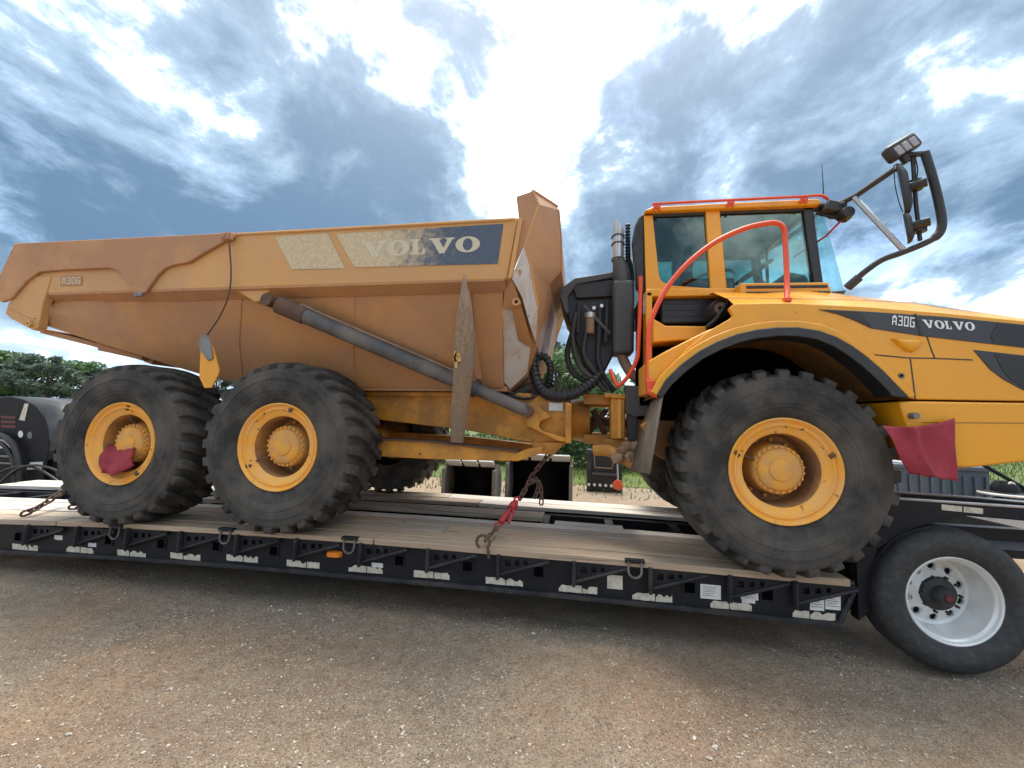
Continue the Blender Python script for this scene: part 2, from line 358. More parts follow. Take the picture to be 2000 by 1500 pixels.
BITS = {'A': ['0110', '1111', '1001', '1001', '1111', '1001', '1001'], '3': ['1111', '0001', '0001', '0111', '0001', '0001', '1111'],
        '0': ['1111', '1001', '1001', '1001', '1001', '1001', '1111'], 'G': ['1111', '1000', '1000', '1011', '1001', '1001', '1111']}
def block(ch):
    return [[(c/4, 1-(r+1)/7), ((c+1)/4, 1-(r+1)/7), ((c+1)/4, 1-r/7), (c/4, 1-r/7)] for r, row in enumerate(BITS[ch]) for c, v in enumerate(row) if v == '1']
def word(text, corners, Y, glyph, widths, gap):
    """corners: photo points bottom-left, bottom-right, top-right, top-left"""
    bl, br, tr, tl = [A(x, y, Y) for x, y in corners]
    tot = sum(widths)+gap*(len(text)-1); m = MB(); x = 0
    for ch, w in zip(text, widths):
        for poly in glyph(ch):
            vs = []
            for u, v in poly:
                uu = (x+u*w)/tot; vs.append((bl*(1-uu)+br*uu)*(1-v)+(tl*(1-uu)+tr*uu)*v)
            m.add(vs, [tuple(range(len(vs)))])
        x += w+gap
    return m

# ------------------------------------------------------------------ ground
from mathutils import noise as mnoise
def axis(lo, hi, a, b, step):
    core = list(np.arange(a, b+1e-6, step)); s, x, left = step, a, []
    while x > lo: s *= 1.22; x -= s; left.append(x)
    s, x, right = step, b, []
    while x < hi: s *= 1.22; x += s; right.append(x)
    return np.array(left[::-1]+core+right)
def gz(x, y):
    w = max(0., 1-max(abs(x+2.5)-7, 0)/4)*max(0., 1-max(abs(y)-3, 0)/3)
    if w <= 0: return 0.
    return w*(.030*mnoise.noise((x*.9, y*1.8, .3))+.014*mnoise.noise((x*3.6, y*4.6, 2.))+.006*mnoise.noise((x*13, y*13, 5.)))-.004*w
gx, gy = axis(-900, 900, -8, 4, .055), axis(-400, 1500, -3.2, 1.6, .055)
gv = [(x, y, gz(x, y)) for y in gy for x in gx]; nx = len(gx)
gf = [(j*nx+i, j*nx+i+1, (j+1)*nx+i+1, (j+1)*nx+i) for j in range(len(gy)-1) for i in range(nx-1)]
g = MB(); g.v, g.f = gv, gf
ground = g.build('ground', 'ground', smooth=180); ground['kind'] = 'structure'
def stones(n, x0, x1, y0, y1, smin, smax, bias):
    X = rng.uniform(x0, x1, n); Y = rng.uniform(y0, y1, n); S = smin+(smax-smin)*rng.random(n)**bias
    keep = [i for i in range(n) if mnoise.noise((X[i]*.9+3, Y[i]*.9, 1.1)) > rng.uniform(-.5, .25)]
    base = np.array([(1, 0, 0), (-1, 0, 0), (0, 1, 0), (0, -1, 0), (0, 0, 1), (0, 0, -1), (.6, .6, .5), (-.6, .55, .45), (-.5, -.6, .5), (.55, -.55, .45)])
    fs0 = [(4, 6, 7), (4, 7, 8), (4, 8, 9), (4, 9, 6), (6, 0, 2), (6, 2, 7), (7, 2, 1), (7, 1, 8), (8, 1, 3), (8, 3, 9), (9, 3, 0), (9, 0, 6), (0, 5, 2), (2, 5, 1), (1, 5, 3), (3, 5, 0)]
    V, Fc = [], []
    for i in keep:
        a = rng.uniform(0, 6.283); ca, sa = math.cos(a), math.sin(a)
        p = base*rng.uniform(.65, 1.25, (10, 3))*np.array([S[i], S[i]*rng.uniform(.55, .95), S[i]*rng.uniform(.35, .7)])
        o = len(V); z = gz(X[i], Y[i])+S[i]*.12
        V += [(X[i]+q[0]*ca-q[1]*sa, Y[i]+q[0]*sa+q[1]*ca, z+q[2]) for q in p]; Fc += [tuple(k+o for k in f) for f in fs0]
    return V, Fc
gm = MB()
for a in ((30000, -7.5, 3.2, -1.7, .6, .0025, .007, 1.6), (9000, -6.5, 2.8, -1.7, .5, .004, .011, 2.4), (300, -5.0, 1.8, -1.6, .3, .009, .022, 2.2)): gm.add(*stones(*a))
gs = gm.build('gravel', 'stone', smooth=0); gs['kind'] = 'stuff'; tag(gs, 'loose pale gravel stones scattered over the yard', 'gravel')

# grass strip beyond the yard
gr = MB(); V, Fc = [], []
for i in range(26000):
    x, y = rng.uniform(-30, 26), 6.3+rng.random()**1.3*20
    if y < 7.2 and -3 < x < 1 and rng.random() < .6: continue
    h = rng.uniform(.05, .16)*(1+.02*y); w = .008+.0012*y; a = rng.uniform(0, 3.14); o = len(V); dx, dy = math.cos(a)*w, math.sin(a)*w; lx, ly = rng.normal(0, .04, 2)
    V += [(x-dx, y-dy, -.01), (x+dx, y+dy, -.01), (x+lx, y+ly, h)]; Fc.append((o, o+1, o+2))
gr.v, gr.f = V, Fc
go = gr.build('grass', 'grass', smooth=0); go['kind'] = 'stuff'; tag(go, 'bright green grass strip beyond the gravel yard', 'grass')
lw = MB(); lw.add([(x, y, .012) for y in (8.2, 60) for x in (-120, 90)], [(0, 1, 3, 2)])
lo_ = lw.build('meadow', 'grass', smooth=0); lo_['kind'] = 'structure'

# ------------------------------------------------------------------ trailer
DKX = [-10.5, -7.3, -5.85, -4.18, -3, -1, 0, .52]; DKZ = [.44, .53, .589, .622, .628, .62, .608, .604]
def dz(x): return lerp(x, DKX, DKZ)
trl = empty('lowboy_trailer', (-4, 1.3, 0), 'long black lowboy trailer with wooden deck planks carrying the dump truck', 'trailer')
NEAR = .15
top = [(0, 1012), (180, 1019), (480, 1034), (700, 1048), (1000, 1071), (1340, 1098), (1500, 1113), (1674, 1130)]
bot = [(0, 1077), (240, 1089), (480, 1106), (700, 1126), (1000, 1153), (1340, 1187), (1640, 1220)]
tp, bp = A2(top, NEAR), A2(bot, NEAR)
BX, BZ = [-10.5]+[p[0] for p in bp], [.13]+[p[1] for p in bp]
TX, TZ = [-10.5]+[p[0] for p in tp], [.43]+[p[1]-.012 for p in tp]
bx = [p[0] for p in bp]
def zb(x): return lerp(x, BX, BZ)
def zt(x): return min(lerp(x, TX, TZ), dz(x)-.03)
EX0, EX1 = bp[-1][0], tp[-1][0]
sx = list(np.linspace(-10.5, EX0, 22))
poly = [(x, zb(x)) for x in sx]+[(EX1, zt(EX1)+.01)]+[(x, zt(x)) for x in sx[::-1]]
MB().prism(poly, NEAR+.02, NEAR+.05).build('side_beam', 'trailer', trl, bevel=.004)
MB().prism(poly, 2.40, 2.43).build('side_beam', 'trailer', trl)  # far beam drawn full depth to block back light
lip = MB(); lip.prism([(x, zb(x)-.022) for x in sx]+[(x, zb(x)+.012) for x in sx[::-1]], NEAR-.02, NEAR+.16); lip.build('lower_flange', 'trailer_edge', trl, bevel=.005)
rim_ = MB()
rim_.tube([(EX0-.03, NEAR+.01, zb(EX0)+.0), (EX0+.012, NEAR+.01, zb(EX0)+.02), (EX1-.006, NEAR+.01, zt(EX1)-.03), (EX1-.02, NEAR+.01, zt(EX1)-.008), (EX1-.25, NEAR+.01, zt(EX1-.25)-.008)], .018, 8).build('end_trim', 'trailer_edge', trl)
# cross members and inner beams, these deepened to block back light under the deck
for y0 in (1.06, 1.86):
    MB().prism([(x, dz(x)-.47) for x in sx]+[(x, dz(x)-.075) for x in sx[::-1]], y0, y0+.12).build('main_beam', 'trailer', trl)
for x in np.arange(-9.8, .4, .72):
    MB().box((x, 1.28, dz(x)-.13), (.09, 2.2, .1)).build('cross_member', 'trailer', trl)
# deck planks
def plank(x0, x1, y0, y1, m, th=.055, lift=0.):
    xs = list(np.linspace(x0, x1, max(2, int((x1-x0)/.6)+1)))
    off_ = random.uniform(-.006, .004); jit = [off_+random.uniform(-.004, .004) for _ in xs]
    mb = MB(); P_ = [(x, dz(x)-th) for x in xs]+[(x, dz(x)+lift+j) for x, j in zip(xs[::-1], jit)]
    return mb.prism(P_, y0, y1).build('plank', m, trl, bevel=.006)
rows = [(.13, .315, ['wood3', 'wood1', 'wood1']), (.335, .515, ['wood4', 'wood1', 'wood1']), (.537, .72, ['wood2', 'wood3', 'wood1']), (.742, .93, ['wood2', 'wood1', 'wood3']), (.952, 1.10, ['wood2', 'wood2', 'wood2']),
        (1.93, 2.16, ['wood2', 'wood3', 'wood2']), (2.172, 2.45, ['wood2', 'wood4', 'wood2'])]
for i, (y0, y1, ms) in enumerate(rows):
    cut = [-10.4, -6.6+.35*(i % 3), -3.05+.5*((i*2) % 3)-.2, .46]
    for a, b, m in zip(cut, cut[1:], ms): plank(a+.006, b-.006, y0, y1, m)
plank(-6.2, A(1062, 1012, 1.5).x, 1.36, 1.62, 'wood3', .05)
plank(-1.75, A(1168, 1030, 1.2).x+.25, 1.115, 1.25, 'wood2', .04, .004)
# folding outrigger brackets: upright, tapering web with three holes
BXP = [55, 154, 252, 355, 466, 581, 707, 838, 975, 1122, 1270, 1424, 1550]
def bracket(x):
    L, H, th = .40, .17, .035; zz = zt(x)-.02; y = NEAR-.015
    root = MB(); root.box((x, y, zz-.09), (.032, .05, .19)); root.tube([(x, y-.03, zz-.19), (x, y-.03, zz+.0)], .013, 8)
    b = root.build('outrigger_bracket', 'trailer_edge', trl, bevel=.004)
    web = MB(); x0 = x+.016; slope = zt(x+L)-zt(x)
    holes = [(x0+.06, zz-.062, .024), (x0+.14, zz-.055, .02), (x0+.21, zz-.047, .016)]
    # web built as four bands round square-ish holes
    xs = [x0, x0+.036, x0+.084, x0+.12, x0+.16, x0+.194, x0+.226, x0+L]
    def lo(u): return zz-.155+(u-x0)/L*.13
    for k in range(7):
        a, c = xs[k], xs[k+1]
        if k in (1, 3, 5):
            h = holes[(k-1)//2]; 
            web.prism([(a, h[1]+h[2]), (c, h[1]+h[2]), (c, zz-.004), (a, zz-.004)], y, y+.016); web.prism([(a, lo(a)), (c, lo(c)), (c, h[1]-h[2]), (a, h[1]-h[2])], y, y+.016)
        else: web.prism([(a, lo(a)), (c, lo(c)), (c, zz-.004), (a, zz-.004)], y, y+.016)
    web.build('web_plate', 'trailer', b, smooth=0)
    fl = MB(); fl.tube([(x0, y-.006, lo(x0)), (x0+L, y-.006, lo(x0+L))], .013, 6); fl.build('brace_rod', 'trailer_edge', b)
for px in BXP: bracket(A(px, 1050, NEAR-.015).x)
for px, py in [(32, 1049), (209, 1056), (312, 1063), (420, 1068), (533, 1077), (779, 1096), (912, 1107), (1052, 1118), (1348, 1149), (1500, 1163)]:
    p = A(px, py, NEAR); s = .045
    fr = MB()
    for dx, dzz, w, h in ((-s, 0, .012, 2*s+.012), (s, 0, .012, 2*s+.012), (0, s, 2*s-.012, .012), (0, -s, 2*s-.012, .012)): fr.box((p.x+dx, NEAR+.016, p.z+dzz), (w, .012, h))
    k = fr.build('stake_pocket', 'trailer', trl)
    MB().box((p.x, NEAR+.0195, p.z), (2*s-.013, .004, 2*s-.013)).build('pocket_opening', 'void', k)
def wornstrip(px, py, lpx, hpx, mat, name, ang=.085, holes=True):
    """a strip of film whose ends and upper edge have chipped away; the two halves of a pair are pieces of their own"""
    y = NEAR+.0165; cut = random.uniform(-.12, .12)*lpx
    for x0, x1 in ((-lpx/2, cut-.8), (cut+.8, lpx/2)) if holes else ((-lpx/2, lpx/2),):
        L = x1-x0; up_, dn = [], []
        for k in range(7):
            u = x0+L*k/6; n = random.choice((0, 0, 0, 0, .06, .12))*hpx; d = random.choice((0, 0, 0, .05))*hpx
            if holes and k in (0, 6) and random.random() < .5: n += random.uniform(.2, .5)*hpx
            if holes and 0 < k < 6 and random.random() < .12: n += .35*hpx
            up_.append(A(px+u+random.uniform(-1, 1)*(k not in (0, 6)), py+u*ang-hpx/2+n, y)); dn.append(A(px+u, py+u*ang+hpx/2-d, y))
        m = MB(); m.loft([[p, q] for p, q in zip(up_, dn)], False); m.build(name, mat, trl, smooth=0)
for i, (px, py) in enumerate([(49, 1069), (156, 1074), (257, 1081), (362, 1087), (473, 1091), (592, 1102), (714, 1112), (843, 1123), (985, 1136), (1129, 1151), (1274, 1167), (1428, 1183), (1590, 1202)]):
    wornstrip(px, py, 50+i*2.8, 11+i*.35, 'tape', 'reflective_strip')
for px, py, w, h in [(180, 1064, 16, 8), (114, 1050, 16, 9), (737, 1104, 22, 9)]: wornstrip(px, py, w, h, 'paper', 'sticker', holes=False)
for px, py, w, h in [(1388, 1156, 40, 28), (1464, 1163, 34, 17), (1462, 1174, 26, 8), (1596, 1176, 28, 33), (1627, 1175, 30, 32), (1201, 1137, 30, 27)]:
    y = NEAR+.0155; q = [A(px-w/2, py-h/2-w*.045, y), A(px+w/2, py-h/2+w*.045, y), A(px+w/2, py+h/2+w*.045, y), A(px-w/2, py+h/2-w*.045, y)]
    lb = MB().add(q, [(0, 1, 2, 3)]).build('label_sheet', 'tape' if px == 1201 else 'paper', trl, smooth=0)
    if w > 27 and px != 1201:
        ln = MB()
        for k in range(5):
            v0, v1 = .16+k*.15, .20+k*.15; e = random.uniform(.6, .9); e0 = .1
            def qq(u, v): p = (q[0]*(1-u)+q[1]*u)*(1-v)+(q[3]*(1-u)+q[2]*u)*v; return (p.x, p.y-.001, p.z)
            ln.add([qq(e0, v0), qq(e, v0), qq(e, v1), qq(e0, v1)], [(0, 1, 2, 3)])
        ln.build('fine_print', 'steel', lb, smooth=0)
for px, py in [(225, 1036), (440, 1044), (682, 1062), (1240, 1108)]:
    p = A(px, py, NEAR-.03); w, h = .05, .10; pts = [(p.x-w, NEAR-.03, p.z+h*.4), (p.x-w, NEAR-.035, p.z-h*.2)]
    for k in range(7):
        a = math.pi+math.pi*k/6; pts.append((p.x+w*math.cos(a), NEAR-.038, p.z-h*.3+w*math.sin(a)))
    pts += [(p.x+w, NEAR-.035, p.z-h*.2), (p.x+w, NEAR-.03, p.z+h*.4)]
    d = MB().tube(pts, .009, 8).build('tie_down_ring', 'cylinder', trl); MB().box((p.x, NEAR-.012, p.z+h*.42), (.15, .05, .03)).build('ring_mount', 'trailer', d, bevel=.004)
p = A(652, 1083, NEAR); lm = MB(); lm.loft([[(p.x+a*.075*(1-.25*s), NEAR+.012-.03*s, p.z+b*.03*(1-.3*s)) for a, b in [(math.copysign(abs(math.cos(t_))**.5, math.cos(t_)), math.copysign(abs(math.sin(t_))**.5, math.sin(t_))) for t_ in np.linspace(0, 2*math.pi, 20, endpoint=False)]] for s in (0, .6, 1)], True)
lm.build('marker_light', 'amber', trl)
# gooseneck over the tractor wheels
gk = MB(); gl_top = A2([(1738, 973), (2000, 991), (2150, 1002)], .24); gl_bot = A2([(2150, 1045), (2000, 1019), (1880, 1008), (1790, 1030), (1735, 1060)], .24)
x0 = .56; gpoly = [(x0, zb(.3)-.0), (x0, .95), (gl_top[0][0]-.05, gl_top[0][1])]+gl_top+[(3.4, 1.08), (3.4, .93)]+gl_bot+[(.70, .8), (.66, zb(.3)+.1)]
for y0 in (.24, .62): MB().prism(gpoly, y0, y0+.10).build('gooseneck_beam', 'trailer', trl, bevel=.006)
for y_ in (.236, .616):
    MB().tube([(gl_top[0][0]-.06, y_, gl_top[0][1]+.003), (gl_top[1][0], y_, gl_top[1][1]+.003), (3.4, y_, 1.083)], .010, 6).build('edge_highlight', 'stack', trl)  # bright tubes stand for the highlights on the beams' upper edges
MB().prism([(.62, .78), (3.4, .78), (3.4, .84), (.62, .84)], .34, .62).build('gooseneck_floor', 'trailer', trl)
MB().box((.60, 1.28, .52), (.10, 1.75, .46)).build('neck_plate', 'trailer', trl)
gg = A2([(1885, 1007), (2000, 1017), (2150, 1034), (2150, 1075), (2000, 1033)], .232); MB().prism(gg, .225, .235).build('pale_side_plate', 'stack', trl)
for (u0, u1) in ((1839, 1879), (1882, 1920)):
    q = [A(u0, 985+(u0-1839)*.1, .236), A(u1, 985+(u1-1839)*.1, .236), A(u1, 996+(u1-1839)*.1, .236), A(u0, 996+(u0-1839)*.1, .236)]; MB().add(q, [(0, 1, 2, 3)]).build('reflective_strip', 'tape', trl, smooth=0)

# ------------------------------------------------------------------ tractor axle under the gooseneck
trk = empty('road_tractor', (1.13, 1.28, 0), 'black road tractor with a polished dish wheel under the trailer gooseneck', 'tractor')
wc = Vector((1.13, .17, .499))
disc = MB(); disc.lathe([(.268, .03), (.262, .10), (.258, .17), (.245, .20), (.225, .205)], wc, 64)
wh = disc.build('wheel', 'alu', trk)
ty = [(.288, .025), (.305, -.005), (.34, -.035), (.40, -.05), (.44, -.045), (.47, -.025), (.49, .0), (.496, .03), (.497, .055), (.488, .058), (.488, .068), (.498, .071), (.499, .115), (.489, .118), (.489, .128), (.499, .131), (.499, .17), (.489, .173), (.489, .183), (.497, .186), (.495, .22), (.47, .25), (.40, .265), (.31, .24), (.28, .22)]
tyv = MB().lathe(ty, wc, 96)
tyv.v = [(x, y, max(z, .004)) for x, y, z in tyv.v]; tyv.build('tyre', 'roadtyre', wh, smooth=50)
MB().lathe([(.288, .03), (.300, .002), (.306, -.006), (.300, -.010), (.290, -.004), (.283, .012), (.276, .016), (.268, .03)], wc, 64).build('rim', 'alu', wh)
dk = MB()   # disc with ten hand holes between radius .13 and .225
NR = 240; holes = [(2*math.pi*(k+.5)/10, .185, .030) for k in range(10)]
rr = np.linspace(.118, .225, 26); quad = []
for i in range(len(rr)-1):
    for k in range(NR):
        a0, a1 = 2*math.pi*k/NR, 2*math.pi*(k+1)/NR; rm, am = (rr[i]+rr[i+1])/2, (a0+a1)/2
        if any(math.hypot(rm*math.cos(am)-hr*math.cos(ha), rm*math.sin(am)-hr*math.sin(ha)) < hs for ha, hr, hs in holes): continue
        f_ = lambda r, a: (wc.x+r*math.cos(a), wc.y+.205-.12*max(0, (.225-r)/.107)**1.4*.55, wc.z+r*math.sin(a))
        quad.append((f_(rr[i], a0), f_(rr[i+1], a0), f_(rr[i+1], a1), f_(rr[i], a1)))
for q in quad: dk.add(q, [(0, 1, 2, 3)])
for ha, hr, hs in holes:
    f_y = wc.y+.205-.12*max(0, (.225-hr)/.107)**1.4*.55
    dk.lathe([(hs+.004, 0), (hs+.003, -.004), (hs-.003, .0), (hs-.004, .02)], (wc.x+hr*math.cos(ha), f_y, wc.z+hr*math.sin(ha)), 20)
dk.build('wheel_disc', 'alu', wh, smooth=60)
MB().lathe([(.0, .232), (.24, .232)], wc, 32).build('brake_drum', 'black', wh)
hb = MB(); hb.lathe([(.122, .14), (.112, .118), (.066, .112), (.060, .06), (.048, .045), (.0, .043)], wc, 32)
for k in range(10):
    a = 2*math.pi*k/10; hb.lathe([(.010, .135), (.010, .11), (0, .108)], (wc.x+.128*math.cos(a), wc.y-.01, wc.z+.128*math.sin(a)), 8)
hb.build('hub', 'blackmatte', wh)
MB().lathe([(.026, .05), (.024, .034), (.0, .032)], wc, 20).build('hub_cap', 'smudge', wh)
MB().lathe([(.05, 0), (.05, 1.9)], (1.13, .38, .499), 16).build('axle', 'blackmatte', trk)
for y in (.82, 1.66): MB().box((2.2, y, .80), (2.6, .09, .22)).build('frame_rail', 'blackmatte', trk, bevel=.006)

# ------------------------------------------------------------------ dump truck
TB = Vector((-2, 1.41, .605))
tr = empty('dump_truck', TB, 'yellow articulated dump truck chained down on the lowboy trailer', 'dump truck')
WCEN = 1.41
# wheels, modelled once about their own centre with the outer side towards -Y
FLAT = -.758
def squash(mb):
    mb.v = [(x*(1+.05*max(0, (-z-.55))) if z < -.55 else x, y*(1+.10*max(0., (-z-.5))/.27) if z < -.5 else y, max(z, FLAT)) for x, y, z in mb.v]; return mb
half = [(.385, -.235), (.40, -.258), (.43, -.278), (.455, -.288), (.470, -.290), (.474, -.295), (.500, -.297), (.504, -.301), (.560, -.304), (.564, -.300), (.610, -.298), (.614, -.302), (.630, -.300), (.634, -.296), (.672, -.291), (.690, -.290), (.698, -.284), (.706, -.270), (.718, -.24), (.730, -.16), (.734, -.08)]
tyre = MB().lathe(half+[(.736, 0)]+[(r, -y) for r, y in half[::-1]], n=112)
NL = 28
def lug(a0, side):
    st = [(-.286, 0., .046, .728, .685), (-.280, 0., .052, .745, .685), (-.250, .004, .056, .760, .69), (-.205, .012, .058, .770, .70), (-.15, .045, .052, .777, .70), (-.07, .105, .048, .777, .70), (-.012, .15, .040, .775, .70)]
    rings = []
    for y, da, hw, rt, rb in st:
        a = a0+side*da; yy = y*side
        pts = []
        for ang, r_ in ((a-hw*1.12, rb), (a-hw, rt-.006), (a-hw*.88, rt), (a+hw*.88, rt), (a+hw, rt-.006), (a+hw*1.12, rb)): pts.append((r_*math.sin(ang), yy, r_*math.cos(ang)))
        rings.append(pts)
    return MB().loft(rings, True)
for k in range(NL):
    for side, ph in ((1, 0), (-1, .5)):
        l = lug(2*math.pi*(k+ph)/NL, side); tyre.add(l.v, l.f)
squash(tyre)
barrel = MB().lathe([(.335, -.18), (.300, -.20), (.284, -.202), (.276, -.19), (.272, -.12), (.268, .0), (.262, .05), (.235, .065), (.10, .065)], n=72)
rimf = MB().lathe([(.360, -.15), (.388, -.225), (.396, -.256), (.394, -.266), (.387, -.270), (.378, -.264), (.370, -.246), (.362, -.236), (.352, -.240), (.346, -.248), (.338, -.247), (.332, -.236), (.318, -.222), (.298, -.212), (.284, -.205), (.276, -.195)], n=96)
hub = MB().lathe([(.205, .065), (.200, -.02), (.188, -.06), (.188, -.135), (.180, -.145), (.162, -.150), (.156, -.168), (.146, -.178), (.105, -.184), (.085, -.186), (.080, -.196), (.070, -.200), (.0, -.200)], n=64)
for k in range(24):
    a = 2*math.pi*k/24; hub.lathe([(.012, .0), (.012, -.020), (.009, -.024), (0, -.024)], (.172*math.sin(a), -.140, .172*math.cos(a)), 6)
for k in range(12):
    a = 2*math.pi*(k+.5)/12; hub.lathe([(.016, .0), (.016, -.03), (0, -.032)], (.224*math.sin(a), .06, .224*math.cos(a)), 6)
valve = MB().tube([(-.24, -.21, -.14), (-.20, -.20, -.12), (-.16, -.14, -.10)], .008, 6); clip = MB().box((-.29, -.235, -.185), (.05, .02, .03)); stopper = MB().box((.10, -.25, .33), (.03, .02, .035))
WH = {}
def wheel(x, z, far=False, rot=0.):
    def inst(nm, mb, mat, par, sm=40):
        if nm not in WH: o = mb.build(nm, mat, None, smooth=sm, local=True); WH[nm] = o
        else: o = WH[nm].copy(); COL.objects.link(o)
        o.parent = par; return o
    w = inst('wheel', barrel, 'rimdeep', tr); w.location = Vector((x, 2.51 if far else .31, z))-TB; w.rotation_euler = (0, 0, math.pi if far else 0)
    for nm, mb, mat in (('tyre', tyre, 'rubber'), ('rim', rimf, 'rim'), ('hub', hub, 'hub'), ('valve_stem', valve, 'rust'), ('rim_clip', clip, 'rust'), ('rim_stop', stopper, 'rust')):
        o = inst(nm, mb, mat, w); o.location = (0, 0, 0); o.rotation_euler = (0, rot if nm != 'tyre' else 0, 0)
    return w
WZ = {0: 1.366, -4.18: 1.380, -5.85: 1.347}
for x, rot in ((0, .9), (-4.18, 0.), (-5.85, 2.2)):
    wheel(x, WZ[x], False, rot); wheel(x, WZ[x], True, rot+.7)
for x, z in WZ.items(): MB().lathe([(.16, 0), (.16, 1.5)], (x, .66, z), 16).build('axle', 'yellow_dirty', tr)

# ---- dump body
top_l = [(30, 475), (430, 455.5), (1000, 424)]
def railz(x, which):  # heights from the photo at the rail plane
    pts = A2(top_l if which == 't' else [(95, 574), (455, 562), (985, 545)], .03); return lerp(x, [p[0] for p in pts], [p[1] for p in pts])
tail = A(20, 575, .03).x; fr_t = A(1000, 424, .03).x; fr_b = A(985, 545, .03).x
hull = MB()
stn = [(78, 608, 632, .10), (190, 570, 669, .22), (270, 567, 693, .36), (335, 566, 714, .48), (430, 563, 742, .60), (560, 559, 756, .64), (730, 553, 757, .64), (880, 549, 758, .64), (983, 546, 757, .64)]
rings = []
for px, yt, yb, Yb in stn:
    a, b = A(px, yt, .12), A(px, yb, Yb)
    a.z = railz(a.x, 'b')+.02; a.z = max(a.z, b.z+.25)
    mid = a*.45+b*.55; mid.y -= .05
    ring = [a, mid, b]; ring += [Vector((v.x, 2*WCEN-v.y, v.z)) for v in ring[::-1]]
    rings.append(ring)
hull.loft(rings, False)
n_ = len(rings[0]); hull.add(rings[-1], [tuple(range(n_))])
body = hull.build('dump_body', 'hull', tr, smooth=25)
for k_, (i0, u_) in enumerate(((4, .35), (5, .8), (7, .2))):
    pa = [Vector(rings[i0][j]).lerp(Vector(rings[i0+1][j]), u_) for j in range(3)]
    MB().tube([p+Vector((0, -.003, 0)) for p in pa], .006, 5).build('weld_bead', 'hull', body)
body['label'] = 'dusty brown sloping hull of the dump body'
def both(fn):
    fn(0); fn(1)
def mir(y): return 2*WCEN-y
# side rails
rail_poly = A2([(28, 476), (430, 456), (1000, 424.5), (1012, 425), (991, 543), (985, 546), (455, 562), (95, 574), (60, 540)], .03)
for f in (0, 1):
    y0, y1 = (.03, .17) if not f else (mir(.17), mir(.03))
    MB().prism(rail_poly, y0, y1).build('side_rail', 'tan', body, bevel=.012, seg=3)
    lipz = [(fr_b, railz(fr_b, 'b')), (-7.0, railz(-7.0, 'b'))]
    lm_ = MB(); ya, yb_ = (.034, .15) if not f else (mir(.034), mir(.15))
    lm_.loft([[(x, ya, z+.004), (x, ya, z-.012), (x, yb_, z-.075), (x, yb_, z+.004)] for x, z in lipz], True); lm_.build('rail_skirt', 'tan_wear', body)
# rail rib along the upper edge
MB().tube([A(30, 477, .03)+Vector((0, 0, -.012)), A(430, 457.5, .03)+Vector((0, 0, -.012)), A(1004, 426, .03)+Vector((0, 0, -.012))], .016, 8).build('top_edge_bar', 'tan', body)
wear = A2([(28, 475), (430, 455), (456, 453), (457, 463), (434, 473), (400, 492), (368, 512), (340, 517), (322, 523), (308, 536), (292, 558), (283, 571), (268, 577), (260, 570), (250, 553), (238, 537), (226, 527), (212, 523), (120, 527), (75, 531), (52, 548), (22, 583), (2, 590), (-14, 580), (-12, 560)], -.005)
MB().prism(wear, -.005, .028).build('wear_panel', 'tan_wear', body, bevel=.008)
MB().prism(wear, mir(.028), mir(-.005)).build('wear_panel', 'tan_wear', body)
# tail leg with its pivot lug and the chute edge
leg = A2([(66, 538), (100, 540), (84, 590), (74, 640), (64, 645), (20, 622), (10, 612), (16, 592)], .02)
for y0 in (.02, mir(.10)): MB().prism(leg, y0, y0+.08).build('tail_leg', 'tan', body, bevel=.008)
p = A(61, 633, .02); MB().lathe([(.035, .006), (.035, -.03), (.012, -.03), (.012, .0)], (p.x, .02, p.z), 20).build('pivot_lug', 'tan', body)
MB().tube([A(18, 600, .02), A(70, 622, .02)], .012, 6).build('leg_rib', 'tan', body)
ch = MB(); a, b, c_ = A(74, 640, .12), A(190, 670, .24), A(270, 694, .38)
ch.loft([[(v.x, y, v.z), (v.x, y, v.z-.05), (v.x, mir(y), v.z-.05), (v.x, mir(y), v.z)] for v, y in ((a, .14), (b, .26), (c_, .42))], True); ch.build('chute_floor', 'tan_wear', body, bevel=.006)
cm = A2([(192, 671), (266, 692), (262, 700), (190, 684)], .45); MB().prism(cm, .45, mir(.45)).build('floor_beam', 'tan_wear', body, bevel=.006)
cm = A2([(276, 694), (300, 702), (296, 712), (280, 706)], .5); MB().prism(cm, .5, mir(.5)).build('floor_beam', 'tan_wear', body, bevel=.006)
p = A(272, 576, -.005); MB().box((p.x, -.01, p.z), (.09, .03, .035)).build('latch_lug', 'steel', body, bevel=.005)
p = A(445, 466, -.01); hk = MB(); hk.box((p.x, -.012, p.z+.02), (.10, .04, .07)); hk.tube([(p.x-.03, -.035, p.z+.05), (p.x-.03, -.035, p.z-.01)], .012, 6); hk.tube([(p.x+.02, -.035, p.z+.05), (p.x+.02, -.035, p.z-.01)], .012, 6); hk.build('hook_bracket', 'tan_wear', body, bevel=.005)
MB().tube(curve([A(447, 472, -.02), A(451, 520, -.005), A(450, 556, .0), A(444, 585, .02), A(428, 620, .05), A(404, 655, .06)], 5), .007, 6).build('steel_cable', 'rust', body)
lk = MB().prism(A2([(391, 690), (394, 668), (408, 664), (416, 680), (428, 722), (426, 732), (413, 757), (399, 758), (389, 737)], .06), .06, .075); lkb = lk.build('lock_plate', 'yellow', body, bevel=.003)
MB().prism(A2([(390, 682), (388, 665), (397, 653), (406, 655), (412, 672), (416, 700), (407, 705), (396, 690)], .05), .045, .058).build('lock_clevis', 'steel', lkb, bevel=.004)
